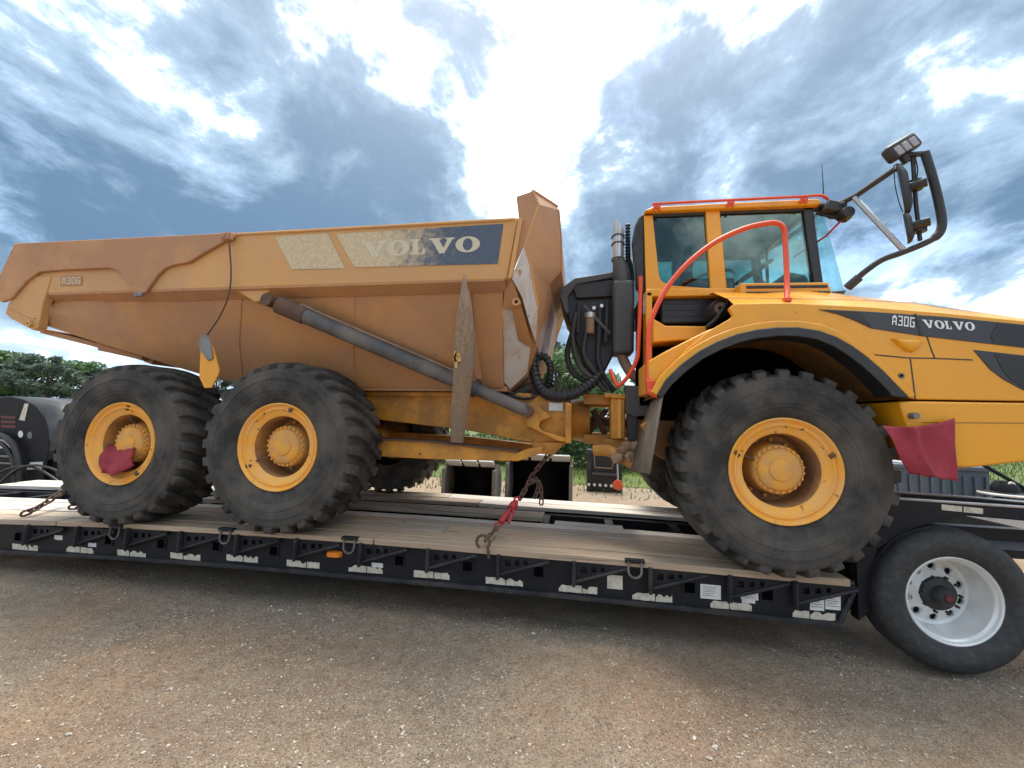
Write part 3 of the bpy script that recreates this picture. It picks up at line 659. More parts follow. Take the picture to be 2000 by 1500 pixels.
# headboard: near cheek, angled front, spill guard
Yr, Yf = .04, .62
chk = [A(1008, 384, Yr), A(1041, 373, Yr), A(1052, 399, Yr), A(1023, 480, Yr), A(999, 540, Yr), A(991, 545, Yr), A(1013, 424, Yr)]
edge_n = [A(1041, 373, Yr), A(1052, 399, Yr), A(1023, 480, Yr), A(1036, 520, .14), A(1050, 598, .26), A(1046, 640, .34)]
edge_f = [A(1088, 403, Yf), A(1091, 410, Yf), A(1096, 470, Yf), A(1097, 526, Yf), A(1073, 553, Yf), A(1047, 676, Yf)]
hd = MB(); hd.add(chk, [tuple(range(7))]); n = len(edge_n)
hd.add(edge_n+edge_f, [(i, i+1, n+i+1, n+i) for i in range(n-1)])
far_f = [Vector((v.x, mir(v.y), v.z)) for v in edge_f]; hd.add(edge_f+far_f, [(i, i+1, n+i+1, n+i) for i in range(n-1)])
far_n = [Vector((v.x, mir(v.y), v.z)) for v in edge_n]; hd.add(far_f+far_n, [(i, i+1, n+i+1, n+i) for i in range(n-1)])
fchk = [Vector((v.x, mir(v.y), v.z)) for v in chk]; hd.add(fchk, [tuple(range(7))])
back = [chk[0], fchk[0], fchk[6], chk[6]]; hd.add(back, [(0, 1, 2, 3)])
hd.add([chk[0], chk[1], edge_f[0], far_f[0], fchk[1], fchk[0]], [(0, 1, 2, 3, 4, 5)])
hb_ = hd.build('headboard', 'hull', body, smooth=20)
MB().tube([chk[1], edge_f[0]], .014, 6).build('top_flange', 'tan_wear', hb_)
MB().tube([edge_n[0], edge_n[1], edge_n[2], edge_n[3]+Vector((0, -.01, 0)), edge_n[4]+Vector((0, -.01, 0))], .010, 6).build('ridge_bar', 'tan', hb_)
MB().tube([edge_f[1], edge_f[2], edge_f[3], edge_f[4]], .012, 6).build('front_edge_bar', 'tan_wear', hb_)
MB().tube([A(1084, 452, .5), A(1060, 485, .36), A(1040, 512, .2)], .008, 5).build('stiffener', 'hull', hb_)
MB().prism(A2([(1013, 424), (1020, 426), (1000, 540), (991, 546)], .0), .0, .05).build('corner_post', 'tan', hb_, bevel=.006)
wt = [A(1023, 482, Yr-.004), A(999, 541, Yr-.004), A(1020, 581, .10), A(1034, 632, .28), A(1046, 668, .42), A(1049, 640, .36), A(1050, 600, .25), A(1036, 522, .13)]
MB().add(wt, [(0, 1, 2), (0, 2, 7), (7, 2, 3), (7, 3, 6), (6, 3, 5), (5, 3, 4)]).build('scuffed_plate', 'bare', hb_, smooth=30)
strut = [A(988, 546, .10), A(1000, 543, .06), A(1018, 596, .14), A(1038, 668, .40), A(1036, 680, .5), A(1012, 664, .46), A(1002, 606, .25), A(982, 602, .2)]
MB().add(strut, [(0, 1, 2, 6, 7), (2, 3, 4, 5, 6)]).build('front_strut', 'hull', hb_, smooth=30)
wt2 = [A(982, 600, .21), A(1002, 602, .27), A(1016, 662, .47), A(1036, 680, .52), A(1030, 728, .74), A(997, 760, .76), A(984, 746, .66), A(981, 668, .42)]
MB().add(wt2, [(0, 1, 2, 7), (7, 2, 6), (6, 2, 3, 4), (6, 4, 5)]).build('scuffed_plate', 'bare', hb_, smooth=30)
clos = [A(990, 546, .16), A(1004, 545, .12), A(1050, 600, .32), A(1047, 680, .62), A(1030, 735, .80), A(985, 758, .80), A(982, 650, .45)]
MB().add(clos, [(0, 1, 2, 6), (6, 2, 3), (6, 3, 4, 5)]).build('front_backing', 'hull', hb_, smooth=20)
p = A(1009, 591, .12); MB().lathe([(.016, .06), (.018, -.01), (.034, -.012), (.036, .05)], (p.x, .1, p.z), 20).build('lifting_eye', 'tan', hb_)
fp = [A(1046, 676, Yf), A(1030, 730, .76), A(997, 762, .78)]
MB().loft([[v, Vector((v.x, mir(v.y), v.z))] for v in fp], False).build('front_wall', 'hull', hb_)
# stiffening rib behind the stake
MB().loft([[A(x-8, y, Y-.012), A(x, y, Y-.05), A(x+12, y, Y-.012)] for x, y, Y in ((905, 556, .12), (915, 640, .30), (930, 740, .56))], False).build('hull_rib', 'hull', body, smooth=25)
MB().prism(A2([(700, 753), (990, 755), (990, 764), (705, 762)], .66), .66, mir(.66)).build('floor_sill', 'hull', body)
# worn decals on the rail
yd = .0255
MB().add([A(x, y, yd) for x, y in ((536, 462), (640, 455.5), (674, 524), (570, 526))], [(0, 1, 2, 3)]).build('faded_stripe', 'decal', body, smooth=0)
dcl = MB().add([A(x, y, yd) for x, y in ((656, 457), (983, 437), (972, 515), (692, 522))], [(0, 1, 2, 3)]).build('name_decal', 'decal', body, smooth=0)
word('VOLVO', [(708, 502.5), (937, 491), (938, 461), (708, 472.5)], yd-.002, slab, [1.3, 1.2, .95, 1.3, 1.25], .05).build('lettering', 'letter_old', dcl, smooth=0)
pl = MB().add([A(x, y, yd) for x, y in ((118, 539), (160, 538), (160, 557), (118, 558))], [(0, 1, 2, 3)]).build('model_plate', 'tan_wear', body, smooth=0)
word('A30G', [(121, 555), (157, 554), (157, 541), (121, 542)], yd-.002, block, [1]*4, .25).build('lettering', 'letter_old', pl, smooth=0)

# ---- hoist cylinders
def hoist(f):
    a, b = A(528, 588, .02), A(1030, 803, .66)
    def q(v): return Vector((v.x, mir(v.y), v.z)) if f else v
    j = a.lerp(b, .80)
    m = MB().tube([q(a.lerp(b, .06)), q(j)], .072, 20); o = m.build('hoist_cylinder', 'cylinder', tr)
    MB().tube([q(a.lerp(b, .03)), q(a.lerp(b, .13))], .082, 20).build('cylinder_collar', 'rust', o)
    MB().tube([q(j), q(a.lerp(b, .805)), q(b)], [.060, .060, .060], 20).build('cylinder_rod', 'cylinder', o)
    MB().tube([q(a.lerp(b, .775)), q(a.lerp(b, .80))], .08, 20).build('gland_nut', 'muffler', o)
    for e in (q(a), q(b)): MB().lathe([(.0, -.06), (.056, -.06), (.056, .06), (0, .06)], e, 18).build('cylinder_eye', 'rust', o)
    up = Vector((0, -.03, .085)); MB().tube(curve([q(a.lerp(b, .115)+Vector((0, -.02, .05))), q(a.lerp(b, .13)+up*1.1), q(a.lerp(b, .2)+up), q(a.lerp(b, .74)+up), q(a.lerp(b, .78)+up*.7)], 5), .012, 8).build('oil_pipe', 'pipe', o)
    # body clevis
    cl = MB(); c0 = q(A(500, 571, .03)); cl.prism(A2([(455, 564), (540, 560), (520, 572), (508, 588), (498, 590)], .06), *((.06, .16) if not f else (mir(.16), mir(.06)))); cl.build('cylinder_bracket', 'tan', tr, bevel=.01)
hoist(0); hoist(1)

# ---- rear frame and articulation joint
for y0 in (.86, 1.76):
    MB().prism(A2([(400, 790), (560, 772), (700, 766), (1040, 770), (1110, 782), (1110, 862), (1038, 865), (915, 841), (840, 832), (700, 815), (400, 815)], .86), y0, y0+.2).build('rear_frame_rail', 'yellow_dirty', tr, bevel=.008)
MB().prism(A2([(650, 764), (1036, 768), (1036, 776), (650, 772)], .80), .80, mir(.80)).build('frame_top_plate', 'yellow_dirty', tr, bevel=.004)
lb = A2([(600, 846), (745, 858), (840, 863), (1012, 884), (1035, 876), (1060, 873), (1060, 884), (1012, 901), (840, 897), (745, 892), (600, 880)], .62)
for y0 in (.62, mir(.80)): MB().prism(lb, y0, y0+.18).build('bogie_beam', 'yellow_dirty', tr, bevel=.008)
MB().prism(A2([(600, 846), (745, 857), (840, 861), (1010, 881), (1010, 884), (840, 864), (745, 860), (600, 849)], .58), .585, .82).build('beam_top_flange', 'rust', tr)
fork = A2([(1028, 790), (1040, 786), (1078, 815), (1056, 822), (1052, 834), (1060, 842), (1106, 855), (1106, 864), (1090, 862), (1028, 831)], .72); MB().prism(fork, .72, .84).build('cylinder_fork', 'yellow_dirty', tr, bevel=.008)
MB().prism(A2([(1104, 786), (1116, 788), (1116, 866), (1104, 866)], .70), .70, mir(.70)).build('hitch_flange', 'yellow_dirty', tr, bevel=.006)
jt = []
for px, rpx in ((1114, 40), (1128, 42), (1140, 44), (1152, 46)):
    c0 = A(px, 820, 1.2); r_ = A(px, 820-rpx, 1.2).z-c0.z; jt.append([(c0.x, 1.41+r_*1.25*math.cos(t_), c0.z+r_*math.sin(t_)) for t_ in np.linspace(0, 2*math.pi, 28, endpoint=False)])
MB().loft(jt, True).build('hitch_ring', 'yellow_dirty', tr)
for yy in (1.08, 1.74):
    for (py0, py1) in ((770, 790), (848, 866)):
        MB().prism(A2([(1140, py0), (1200, py0+2), (1200, py1+2), (1140, py1)], 1.08), yy-.1, yy+.1).build('joint_arm', 'yellow_dirty', tr, bevel=.008)
ds = MB(); ds.tube([A(1120, 822, 1.41), A(1250, 826, 1.41)], .055, 14); ds.tube([A(1158, 800, 1.30), A(1182, 848, 1.30)], .035, 10); ds.tube([A(1150, 845, 1.30), A(1185, 800, 1.30)], .03, 10); ds.build('drive_shaft', 'rust', tr)
MB().prism(A2([(1038, 864), (1106, 864), (1086, 884), (1080, 890), (1042, 884)], .8), .8, mir(.8)).build('hitch_housing', 'yellow_dirty', tr, bevel=.006)
q = [A(x, y, .85) for x, y in ((1072, 786), (1100, 787), (1100, 803), (1072, 802))]; MB().add(q, [(0, 1, 2, 3)]).build('warning_label', 'paper', tr, smooth=0)
# front frame
pst = MB().prism(A2([(1181, 768), (1223, 771), (1223, 779), (1181, 776)], .72), .72, 1.0); pst.build('frame_cap_plate', 'yellow_dirty', tr, bevel=.005)
MB().prism(A2([(1193, 777), (1221, 778), (1221, 858), (1194, 858)], .74), .74, .98).build('frame_post', 'yellow_dirty', tr, bevel=.014)
MB().prism(A2([(1206, 780), (1213, 780), (1213, 856), (1206, 856)], .73), .728, .742).build('post_rib', 'yellow', tr)
MB().prism(A2([(1178, 858), (1236, 858), (1240, 872), (1210, 884), (1180, 880)], .80), .80, mir(.80)).build('lower_crossmember', 'yellow_dirty', tr, bevel=.01)
MB().prism(A2([(1222, 752), (1250, 754), (1250, 792), (1275, 792), (1275, 810), (1238, 814), (1224, 806)], .62), .62, .80).build('step_bracket', 'muffler', tr, bevel=.008)
MB().prism(A2([(1226, 812), (1246, 812), (1244, 862), (1228, 860)], .66), .66, .80).build('steering_valve', 'blackmatte', tr, bevel=.008)
arm = curve([A(1160, 880, .72), A(1185, 880, .68), A(1215, 892, .62), A(1250, 914, .55)], 5); MB().tube(arm, .042, 10, flat=1.3).build('steering_arm', 'yellow_dirty', tr)
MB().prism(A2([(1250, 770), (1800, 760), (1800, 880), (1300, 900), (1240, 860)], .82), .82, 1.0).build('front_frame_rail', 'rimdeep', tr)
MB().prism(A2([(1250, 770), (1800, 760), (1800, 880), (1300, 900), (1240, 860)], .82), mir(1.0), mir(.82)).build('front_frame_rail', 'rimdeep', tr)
dirt = MB()
for k in range(9):
    c0 = A(1222+random.uniform(-16, 22), 884+random.uniform(-10, 12), .6+random.uniform(-.05, .1)); r0 = random.uniform(.03, .06)
    dirt.lathe([(0, -r0), (r0*.7, -r0*.6), (r0, 0), (r0*.8, r0*.5), (0, r0*.9)], c0, 8)
dirt.v = [(x+.04*mnoise.noise((x*21, y*21, z*21)), y+.03*mnoise.noise((x*23, y*19, z*20+5)), z+.05*mnoise.noise((x*17, y*22, z*19+9))) for x, y, z in dirt.v]
dirt.build('mud_clod', 'dirt', tr)
# mudguard flap behind the front wheel
fl_ = MB(); P1 = [A(1296, 772, -.02), A(1291, 800, -.02), A(1281, 860, -.01), A(1270, 926, .0)]; P2 = [A(1281, 774, .62), A(1265, 810, .62), A(1252, 860, .6), A(1236, 920, .55)]
fl_.loft([[a, b] for a, b in zip(P1, P2)], False); fo = fl_.build('mud_flap', 'flapgrey', tr); sm_ = fo.modifiers.new('solid', 'SOLIDIFY'); sm_.thickness = .025
MB().prism(A2([(1254, 832), (1272, 815), (1290, 790), (1284, 830), (1266, 850)], .35), .35, .5).build('flap_bracket', 'yellow_dirty', tr, bevel=.006)

# ---- front body: fender, side panels, hood
YS = -.03
arch_o = [(1283, 772), (1300, 742), (1330, 712), (1365, 686), (1400, 667), (1440, 652), (1480, 643), (1520, 639), (1560, 639), (1600, 645), (1635, 658), (1665, 675), (1695, 697), (1725, 723), (1752, 751), (1778, 777)]
arch_i = [(1294, 777), (1312, 752), (1340, 726), (1372, 702), (1408, 683), (1446, 668), (1484, 660), (1522, 656), (1560, 657), (1597, 663), (1628, 676), (1655, 693), (1683, 714), (1711, 739), (1736, 764), (1742, 774)]
upper = [(2230, 655), (2000, 626), (1850, 611), (1700, 599), (1540, 591), (1434, 593), (1424, 602), (1432, 616), (1426, 622), (1385, 646), (1340, 682), (1302, 726)]
side = A2(arch_o+[(1790, 780), (2000, 783), (2230, 787)]+upper, YS)
fen = MB().prism(side, YS, .02).build('side_panel', 'yellow', tr, bevel=.01, seg=3)
MB().prism(side, mir(.02), mir(YS)).build('side_panel', 'yellow', tr)
def band(name, a, b, y0, y1, mat, par):
    pa, pb = A2(a, y0), A2(b, y0); m = MB(); rings = [[(p[0], y0, p[1]), (q[0], y0, q[1]), (q[0], y1, q[1]), (p[0], y1, p[1])] for p, q in zip(pa, pb)]
    return m.loft(rings, True).build(name, mat, par, bevel=.006)
cx_, cy_ = 1530, 920
def scale_arc(arc, k): return [(cx_+(x-cx_)*k, cy_+(y-cy_)*k) for x, y in arc]
band('fender_lip', scale_arc(arch_o, 1.045), scale_arc(arch_o, .995), YS-.035, YS+.005, 'yellow', fen)
band('fender_rubber', arch_o, arch_i, YS-.05, .10, 'black', fen)
# arch liner and inner wall
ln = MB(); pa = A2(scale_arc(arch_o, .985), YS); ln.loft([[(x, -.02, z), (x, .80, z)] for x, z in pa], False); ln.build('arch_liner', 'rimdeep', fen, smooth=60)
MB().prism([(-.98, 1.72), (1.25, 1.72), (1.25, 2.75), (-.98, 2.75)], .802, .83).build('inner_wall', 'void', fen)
# seams as recessed dark joints
def seam(pts, w=2.2):
    m = MB()
    P_ = [A(x, y, YS-.0015) for x, y in pts]
    for a, b in zip(P_, P_[1:]):
        d = (b-a).normalized(); nrm = Vector((-d.z, 0, d.x))*.0045; m.add([a+nrm, b+nrm, b-nrm, a-nrm], [(0, 1, 2, 3)])
    return m.build('panel_joint', 'black', fen, smooth=0)
seam([(1700, 692), (1772, 699), (1826, 700)]); seam([(1826, 700), (1900, 703)]); seam([(1778, 701), (1783, 740), (1788, 780)]); seam([(1810, 656), (1818, 680), (1826, 700)])
# charcoal swoosh with the writing, air intakes
sw = MB().plate([(1600, 604), (1690, 608), (1850, 619), (2000, 634), (2230, 660), (2230, 712), (2000, 679), (1800, 656), (1702, 641), (1670, 626), (1640, 614)], YS-.006, .02).build('hood_stripe', 'charcoal', fen, bevel=.002)
MB().plate([(1600, 604.5), (1678, 609), (1690, 622), (1702, 640), (1672, 626), (1640, 614)], YS-.0085, .004).build('stripe_wedge', 'black', sw, smooth=0)
MB().plate([(1950, 631), (2000, 636), (2230, 664), (2230, 708), (2000, 676), (1940, 669), (1935, 655)], YS-.0085, .004).build('air_intake', 'black', sw, smooth=0)
seamv = MB().add([A(x, y, YS-.0085) for x, y in ((1785, 613), (1790, 613), (1803, 656), (1798, 656))], [(0, 1, 2, 3)]).build('stripe_joint', 'black', sw, smooth=0)
MB().plate([(1902, 683), (2000, 694), (2230, 720), (2230, 790), (2000, 762), (1962, 742), (1935, 722)], YS-.006, .02).build('lower_intake_frame', 'charcoal', fen, bevel=.002)
ig = MB().plate([(1942, 690), (2000, 697), (2230, 724), (2230, 784), (2000, 757), (1972, 740), (1955, 718)], YS-.0085, .004).build('lower_intake', 'black', fen, smooth=0)
yl = YS-.0095
word('A30G', [(1742, 634), (1786, 640), (1787, 620), (1743, 615)], yl, block, [1]*4, .28).build('lettering', 'letter', sw, smooth=0)
word('VOLVO', [(1806, 640), (1905, 646), (1903, 630), (1800, 624)], yl, slab, [1.35, 1.2, .95, 1.35, 1.2], .05).build('lettering', 'letter', sw, smooth=0)
# grab recess, latch, round plug
hg = MB(); rings = []
for s_, dep in ((1., .0), (.85, -.022), (.5, -.03)):
    pts = [(1738, 661), (1795, 664), (1802, 668), (1792, 682), (1780, 689), (1766, 686), (1752, 674)]; c0 = (1772, 672)
    rings.append([A(c0[0]+(x-c0[0])*s_, c0[1]+(y-c0[1])*s_, YS)+Vector((0, dep, 0)) for x, y in pts])
hg.loft(rings, True).build('grab_handle', 'yellow', fen, smooth=50)
p = A(1760, 734, YS); MB().lathe([(.020, .002), (.020, -.006), (.012, -.006), (.010, .0), (0, .0)], p, 18).build('lock_plug', 'steel', fen)
p = A(1555, 609, YS); MB().lathe([(.008, .002), (.007, -.004), (0, -.005)], p, 10).build('rivet', 'yellow', fen)
# lower bumper panel with a step
lowp = A2([(1757, 784), (1790, 783.5), (2000, 786.5), (2230, 790), (2230, 880), (2000, 902), (1930, 910), (1885, 914), (1800, 905), (1778, 850)], YS-.01)
bmp = MB().prism(lowp, YS-.008, .5).build('bumper_panel', 'yellow', tr, bevel=.016, seg=3)
MB().prism(lowp, mir(.5), mir(YS-.008)).build('bumper_panel', 'yellow', tr)
seam2 = MB(); P_ = [A(x, y, YS-.0105) for x, y in ((1800, 826), (1990, 827), (2230, 832))]
for a, b in zip(P_, P_[1:]): seam2.add([a+Vector((0, 0, .004)), b+Vector((0, 0, .004)), b, a], [(0, 1, 2, 3)])
seam2.build('panel_joint', 'black', bmp, smooth=0)
# hood top
hd = []
for x, e1, cr, si in [(1434, 593, 582, 572), (1540, 591, 583, 572), (1650, 596, 585, 567), (1700, 599, 586, 571), (1820, 609, 592, 584), (1925, 619, 607, 602), (2000, 626, 616, 612), (2230, 655, 648, 644)]:
    a, b, c0 = A(x, e1+1, YS+.005), A(x, cr, .13), A(x, si, .52)
    xx = a.x; ring = [(xx, a.y, a.z-.03), (xx, a.y, a.z), (xx, a.y+.03, a.z+.012), (xx, .13, b.z), (xx, .16, b.z+.008), (xx, .50, c0.z), (xx, .62, c0.z+.02), (xx, WCEN, c0.z+.05)]
    ring += [(q[0], mir(q[1]), q[2]) for q in ring[-2::-1]]; hd.append(ring)
ho = MB().loft(hd, False); hood = ho.build('hood', 'yellow', tr, smooth=28)
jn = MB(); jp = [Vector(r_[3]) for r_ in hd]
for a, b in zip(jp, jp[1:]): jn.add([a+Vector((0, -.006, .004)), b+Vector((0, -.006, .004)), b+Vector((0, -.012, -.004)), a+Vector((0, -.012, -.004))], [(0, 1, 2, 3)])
jn.build('hood_shadow_line', 'rimdeep', hood, smooth=0)  # crease shadow line drawn as a thin dark panel-gap strip
nose = [Vector(v) for v in hd[-1]]; nz = MB(); b0 = A(2230, 870, YS); nz.add(nose+[Vector((nose[-1].x, nose[-1].y, b0.z)), Vector((nose[0].x, nose[0].y, b0.z))], [tuple(range(len(nose)+2))]); nz.build('nose_panel', 'yellow', tr, smooth=0)
MB().prism([(hd[0][0][0]+.75, 1.95), (hd[-1][0][0]-.05, 1.95), (hd[-1][0][0]-.05, hd[-1][0][2]-.05), (hd[0][0][0]+.75, hd[0][0][2]-.1)], .84, mir(.84)).build('engine_block', 'blackmatte', tr)

# ---- cab
YC, YC2 = .78, 2.04
def cabpair(name, pts, mat, th=.05, bev=.008, Y=YC, par=None):
    P_ = A2(pts, Y); o = MB().prism(P_, Y, Y+th).build(name, mat, par or tr, bevel=bev); MB().prism(P_, mir(Y+th), mir(Y)).build(name, mat, par or tr, bevel=bev); return o
cabpair('rear_pillar', [(1258, 416), (1274, 416), (1287, 537), (1290, 546), (1296, 552), (1316, 558), (1386, 563), (1386, 562), (1443, 563), (1443, 574), (1262, 574)], 'yellow', .07)
cabpair('door_pillar', [(1378, 411), (1406, 410), (1420, 564), (1388, 564)], 'yellow', .06, Y=YC-.012)
cabpair('front_pillar', [(1568, 402), (1588, 402), (1610, 566), (1592, 566)], 'black', .08)
cabpair('window_header', [(1258, 413), (1600, 399), (1602, 409), (1258, 423)], 'dash', .06)
cabpair('rear_window', [(1273, 419), (1379, 414), (1389, 563), (1316, 560), (1296, 554), (1286, 538)], 'glass', .006, 0, Y=YC+.025)
cabpair('door_window', [(1405, 412), (1570, 405), (1593, 566), (1419, 566)], 'glass', .006, 0, Y=YC+.025)
cabpair('window_bar', [(1493, 409), (1497, 409), (1503, 566), (1498, 566)], 'black', .02, 0, Y=YC+.034)
roofp = A2([(1258, 413), (1264, 408), (1276, 403.5), (1440, 395), (1598, 387.5), (1604, 391), (1604, 399)], YC-.06)
MB().prism(roofp, YC-.06, mir(YC-.06)).build('cab_roof', 'yellow', tr, bevel=.02, seg=3)
zf = A(1443, 574, YC).z; zr_ = A(1440, 412, YC).z; xr, xf = A(1262, 570, YC).x, A(1600, 566, YC).x
MB().box(((xr+xf)/2, WCEN, zr_+.0), (xf-xr-.1, mir(YC)-YC-.16, .03)).build('headliner', 'dash', tr)
MB().box(((xr+xf)/2, WCEN, zf-.05), (xf-xr, mir(YC)-YC-.02, .10)).build('cab_floor', 'dash', tr)
bk = A2([(1236, 470), (1240, 440), (1247, 424), (1259, 414), (1261, 574), (1244, 560)], YC+.03); MB().prism(bk, YC+.03, YC+.16).build('rear_corner', 'black', tr, bevel=.02, seg=3)
MB().prism(bk, mir(YC+.16), mir(YC+.03)).build('rear_corner', 'black', tr, bevel=.02)
MB().prism([(xr-.05, zf), (xr-.02, zf), (xr-.02, zr_), (xr-.05, zr_)], YC+.16, mir(YC+.16)).build('rear_screen', 'glass', tr)
MB().prism([(xr-.04, zf), (xr+.10, zf), (xr+.08, zf+.42), (xr-.02, zf+.42)], YC+.2, mir(YC+.2)).build('rear_bulkhead', 'dash', tr)
# windscreen wraps from pillar to pillar
wsb = [Vector((xf, YC+.05, zf+.02)), A(1649, 566, 1.05), Vector((A(1649, 566, 1.05).x+.06, WCEN, A(1649, 566, 1.05).z))]; wst = [A(1586, 404, YC+.05), A(1606, 410, 1.05), Vector((A(1606, 410, 1.05).x+.04, WCEN, A(1606, 410, 1.05).z))]
wsb += [Vector((v.x, mir(v.y), v.z)) for v in wsb[1::-1]]; wst += [Vector((v.x, mir(v.y), v.z)) for v in wst[1::-1]]
MB().loft([wsb, wst], False).build('windscreen', 'screen', tr, smooth=60)
cowl = [Vector((v.x+.02, v.y, v.z-.005)) for v in wsb]; MB().loft([cowl, [Vector((v.x-.1, v.y, v.z-.16)) for v in cowl]], False).build('cowl', 'dash', tr)
hdv = [Vector((v.x+.01, v.y, v.z)) for v in wst]; MB().loft([[Vector((v.x, v.y, v.z+.06)) for v in hdv], hdv, [Vector((v.x-.03, v.y, v.z-.03)) for v in hdv]], False).build('sun_visor', 'black', tr)
seat = MB(); seat.box((-.20, WCEN, zf+.22), (.50, .5, .14)); seat.box((-.42, WCEN, zf+.50), (.13, .48, .55)); seat.box((-.43, WCEN, zf+.80), (.10, .26, .14)); seat.build('driver_seat', 'black', tr, bevel=.03, seg=3)
sw_ = MB(); c0 = Vector((.32, WCEN, zf+.42)); ax = Vector((-.55, 0, .83)).normalized(); u0 = Vector((0, 1, 0)); v0 = ax.cross(u0); sw_.tube([c0+(u0*math.cos(t_)+v0*math.sin(t_))*.2 for t_ in np.linspace(0, 2*math.pi, 28, endpoint=False)], .016, 8, True); sw_.tube([c0, c0-ax*.4], .03, 8); sw_.tube([c0-u0*.19, c0+u0*.19], .014, 6); sw_.build('steering_wheel', 'black', tr)
MB().prism([(.42, zf), (.75, zf), (.66, zf+.26), (.48, zf+.30)], YC+.25, mir(YC+.25)).build('dashboard', 'dash', tr, bevel=.03)
# lamps under the roof's front corner, wiper, aerial
lm = MB()
for px, py, r_, Y in ((1612, 408, .05, .80), (1630, 412, .055, .74), (1652, 418, .06, .66)):
    c0 = A(px, py, Y); lm.lathe([(0, -.05), (r_*.8, -.05), (r_, 0), (r_, .05), (0, .06)], c0, 14)
lm.tube([A(1590, 402, .8), A(1650, 398, .66)], .025, 8); lm.tube([A(1596, 415, .8), A(1655, 430, .66)], .02, 8); lm.build('corner_lamp', 'black', tr)
MB().box(A(1628, 408, .72), (.16, .12, .09), Matrix.Rotation(.3, 3, 'Y')).build('lamp_bracket', 'blackmatte', tr, bevel=.01)
MB().tube([A(1642, 432, .66), A(1612, 462, .86), A(1550, 502, 1.2)], .009, 6).build('wiper_arm', 'redmetal', tr)
MB().tube([A(1609, 388, .9), A(1607, 350, .9), A(1605, 320, .9)], [.006, .004, .0025], 6).build('antenna', 'black', tr)
# roof rail
rl = curve([A(1274, 399, .70), A(1300, 397, .70), A(1440, 390, .70), A(1560, 384, .70), A(1595, 381.5, .70), A(1608, 383, .70), A(1618, 390, .72)], 4)
ro = MB().tube(rl, .013, 8).build('roof_rail', 'red', tr)
for px in (1284, 1428, 1571):
    y_ = 398-(px-1284)*.051; br = MB()
    for d in (-5, 5): br.tube([A(px+d, y_, .70), A(px+d-2, y_+13, .70)], .012, 6)
    br.box(A(px-1, y_+6, .70), (.06, .012, .025)); br.build('rail_bracket', 'red', ro)

# ---- below the cab
MB().prism(A2([(1262, 570), (1274, 570), (1274, 700), (1262, 715)], .60), .60, .80).build('corner_strip', 'yellow', tr, bevel=.008)
MB().prism(A2([(1262, 564), (1446, 562), (1450, 577), (1262, 579)], .60), .60, .80).build('cab_sill', 'yellow', tr, bevel=.01)
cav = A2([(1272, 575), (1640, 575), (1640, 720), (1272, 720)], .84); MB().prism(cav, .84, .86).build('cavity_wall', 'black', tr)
box_ = MB().prism(A2([(1292, 582), (1395, 580), (1395, 630), (1292, 632)], .68), .68, .84).build('battery_box', 'black', tr, bevel=.015)
for i in range(3): MB().prism(A2([(1296, 592+i*12), (1392, 590.5+i*12), (1392, 593+i*12), (1296, 594.5+i*12)], .676), .674, .682).build('box_rib', 'blackmatte', box_)
c0 = A(1402, 606, .55); af = MB().lathe([(0, -.07), (.07, -.07), (.085, -.03), (.085, .14), (0, .14)], c0, 22); af.build('air_cleaner', 'blackmatte', tr)
MB().lathe([(.02, -.075), (.05, -.082), (.05, -.07)], c0, 18).build('cleaner_clip', 'stack', tr)
MB().tube(curve([A(1380, 640, .5), A(1400, 622, .48), A(1422, 590, .46), A(1428, 578, .5)], 5), .022, 8).build('rubber_hose', 'black', tr)
MB().prism(A2([(1276, 622), (1300, 636), (1380, 637), (1380, 660), (1276, 668)], .45), .45, .80).build('step_plate', 'yellow', tr, bevel=.01)
MB().prism(A2([(1266, 705), (1300, 686), (1384, 644), (1398, 640), (1345, 684), (1300, 730), (1284, 768), (1266, 768)], .03), .025, .60).build('fender_rear', 'yellow', tr, bevel=.012)
# tread ledge on the fender with slots
ldg = A2([(1446, 553), (1618, 551), (1626, 575), (1446, 579)], .48); lo2 = MB().prism(ldg, .48, .78).build('fender_step', 'yellow', tr, bevel=.008)
for a, b in ((558, 563), (570, 575)):
    MB().prism(A2([(1458, a), (1616+(a-558)*.4, a-1.5), (1617+(a-558)*.4, b-1.5), (1458, b+.5)], .475), .472, .482).build('step_slot', 'blackmatte', lo2, bevel=.002)
# handrails
def rail(name, pts, r=.019): return MB().tube(curve(pts, 6), r, 12).build(name, 'red', tr, smooth=60)
rail('hand_rail', [A(1285, 772, -.02), A(1272, 768, .0), A(1266, 752, .03), A(1266, 700, .08), A(1268, 640, .12), A(1285, 594, .16), A(1310, 552, .2), A(1350, 508, .22), A(1400, 471, .24), A(1455, 446, .25), A(1500, 436, .25), A(1517, 436, .25), A(1529, 443, .25), A(1533, 460, .25), A(1536, 520, .2), A(1537, 560, .14), A(1537, 588, .06)], .021)
MB().box(A(1537, 586, .04), (.05, .05, .03)).build('rail_foot', 'red', tr, bevel=.004); MB().box(A(1270, 757, .02), (.06, .04, .11)).build('rail_foot', 'red', tr, bevel=.006)
rail('grab_rail', [A(1251, 540, .62), A(1250, 600, .62), A(1247, 665, .62), A(1244, 700, .62), A(1228, 733, .62), A(1211, 752, .62), A(1205, 752, .63), A(1200, 742, .66), A(1192, 723, .74)], .019)

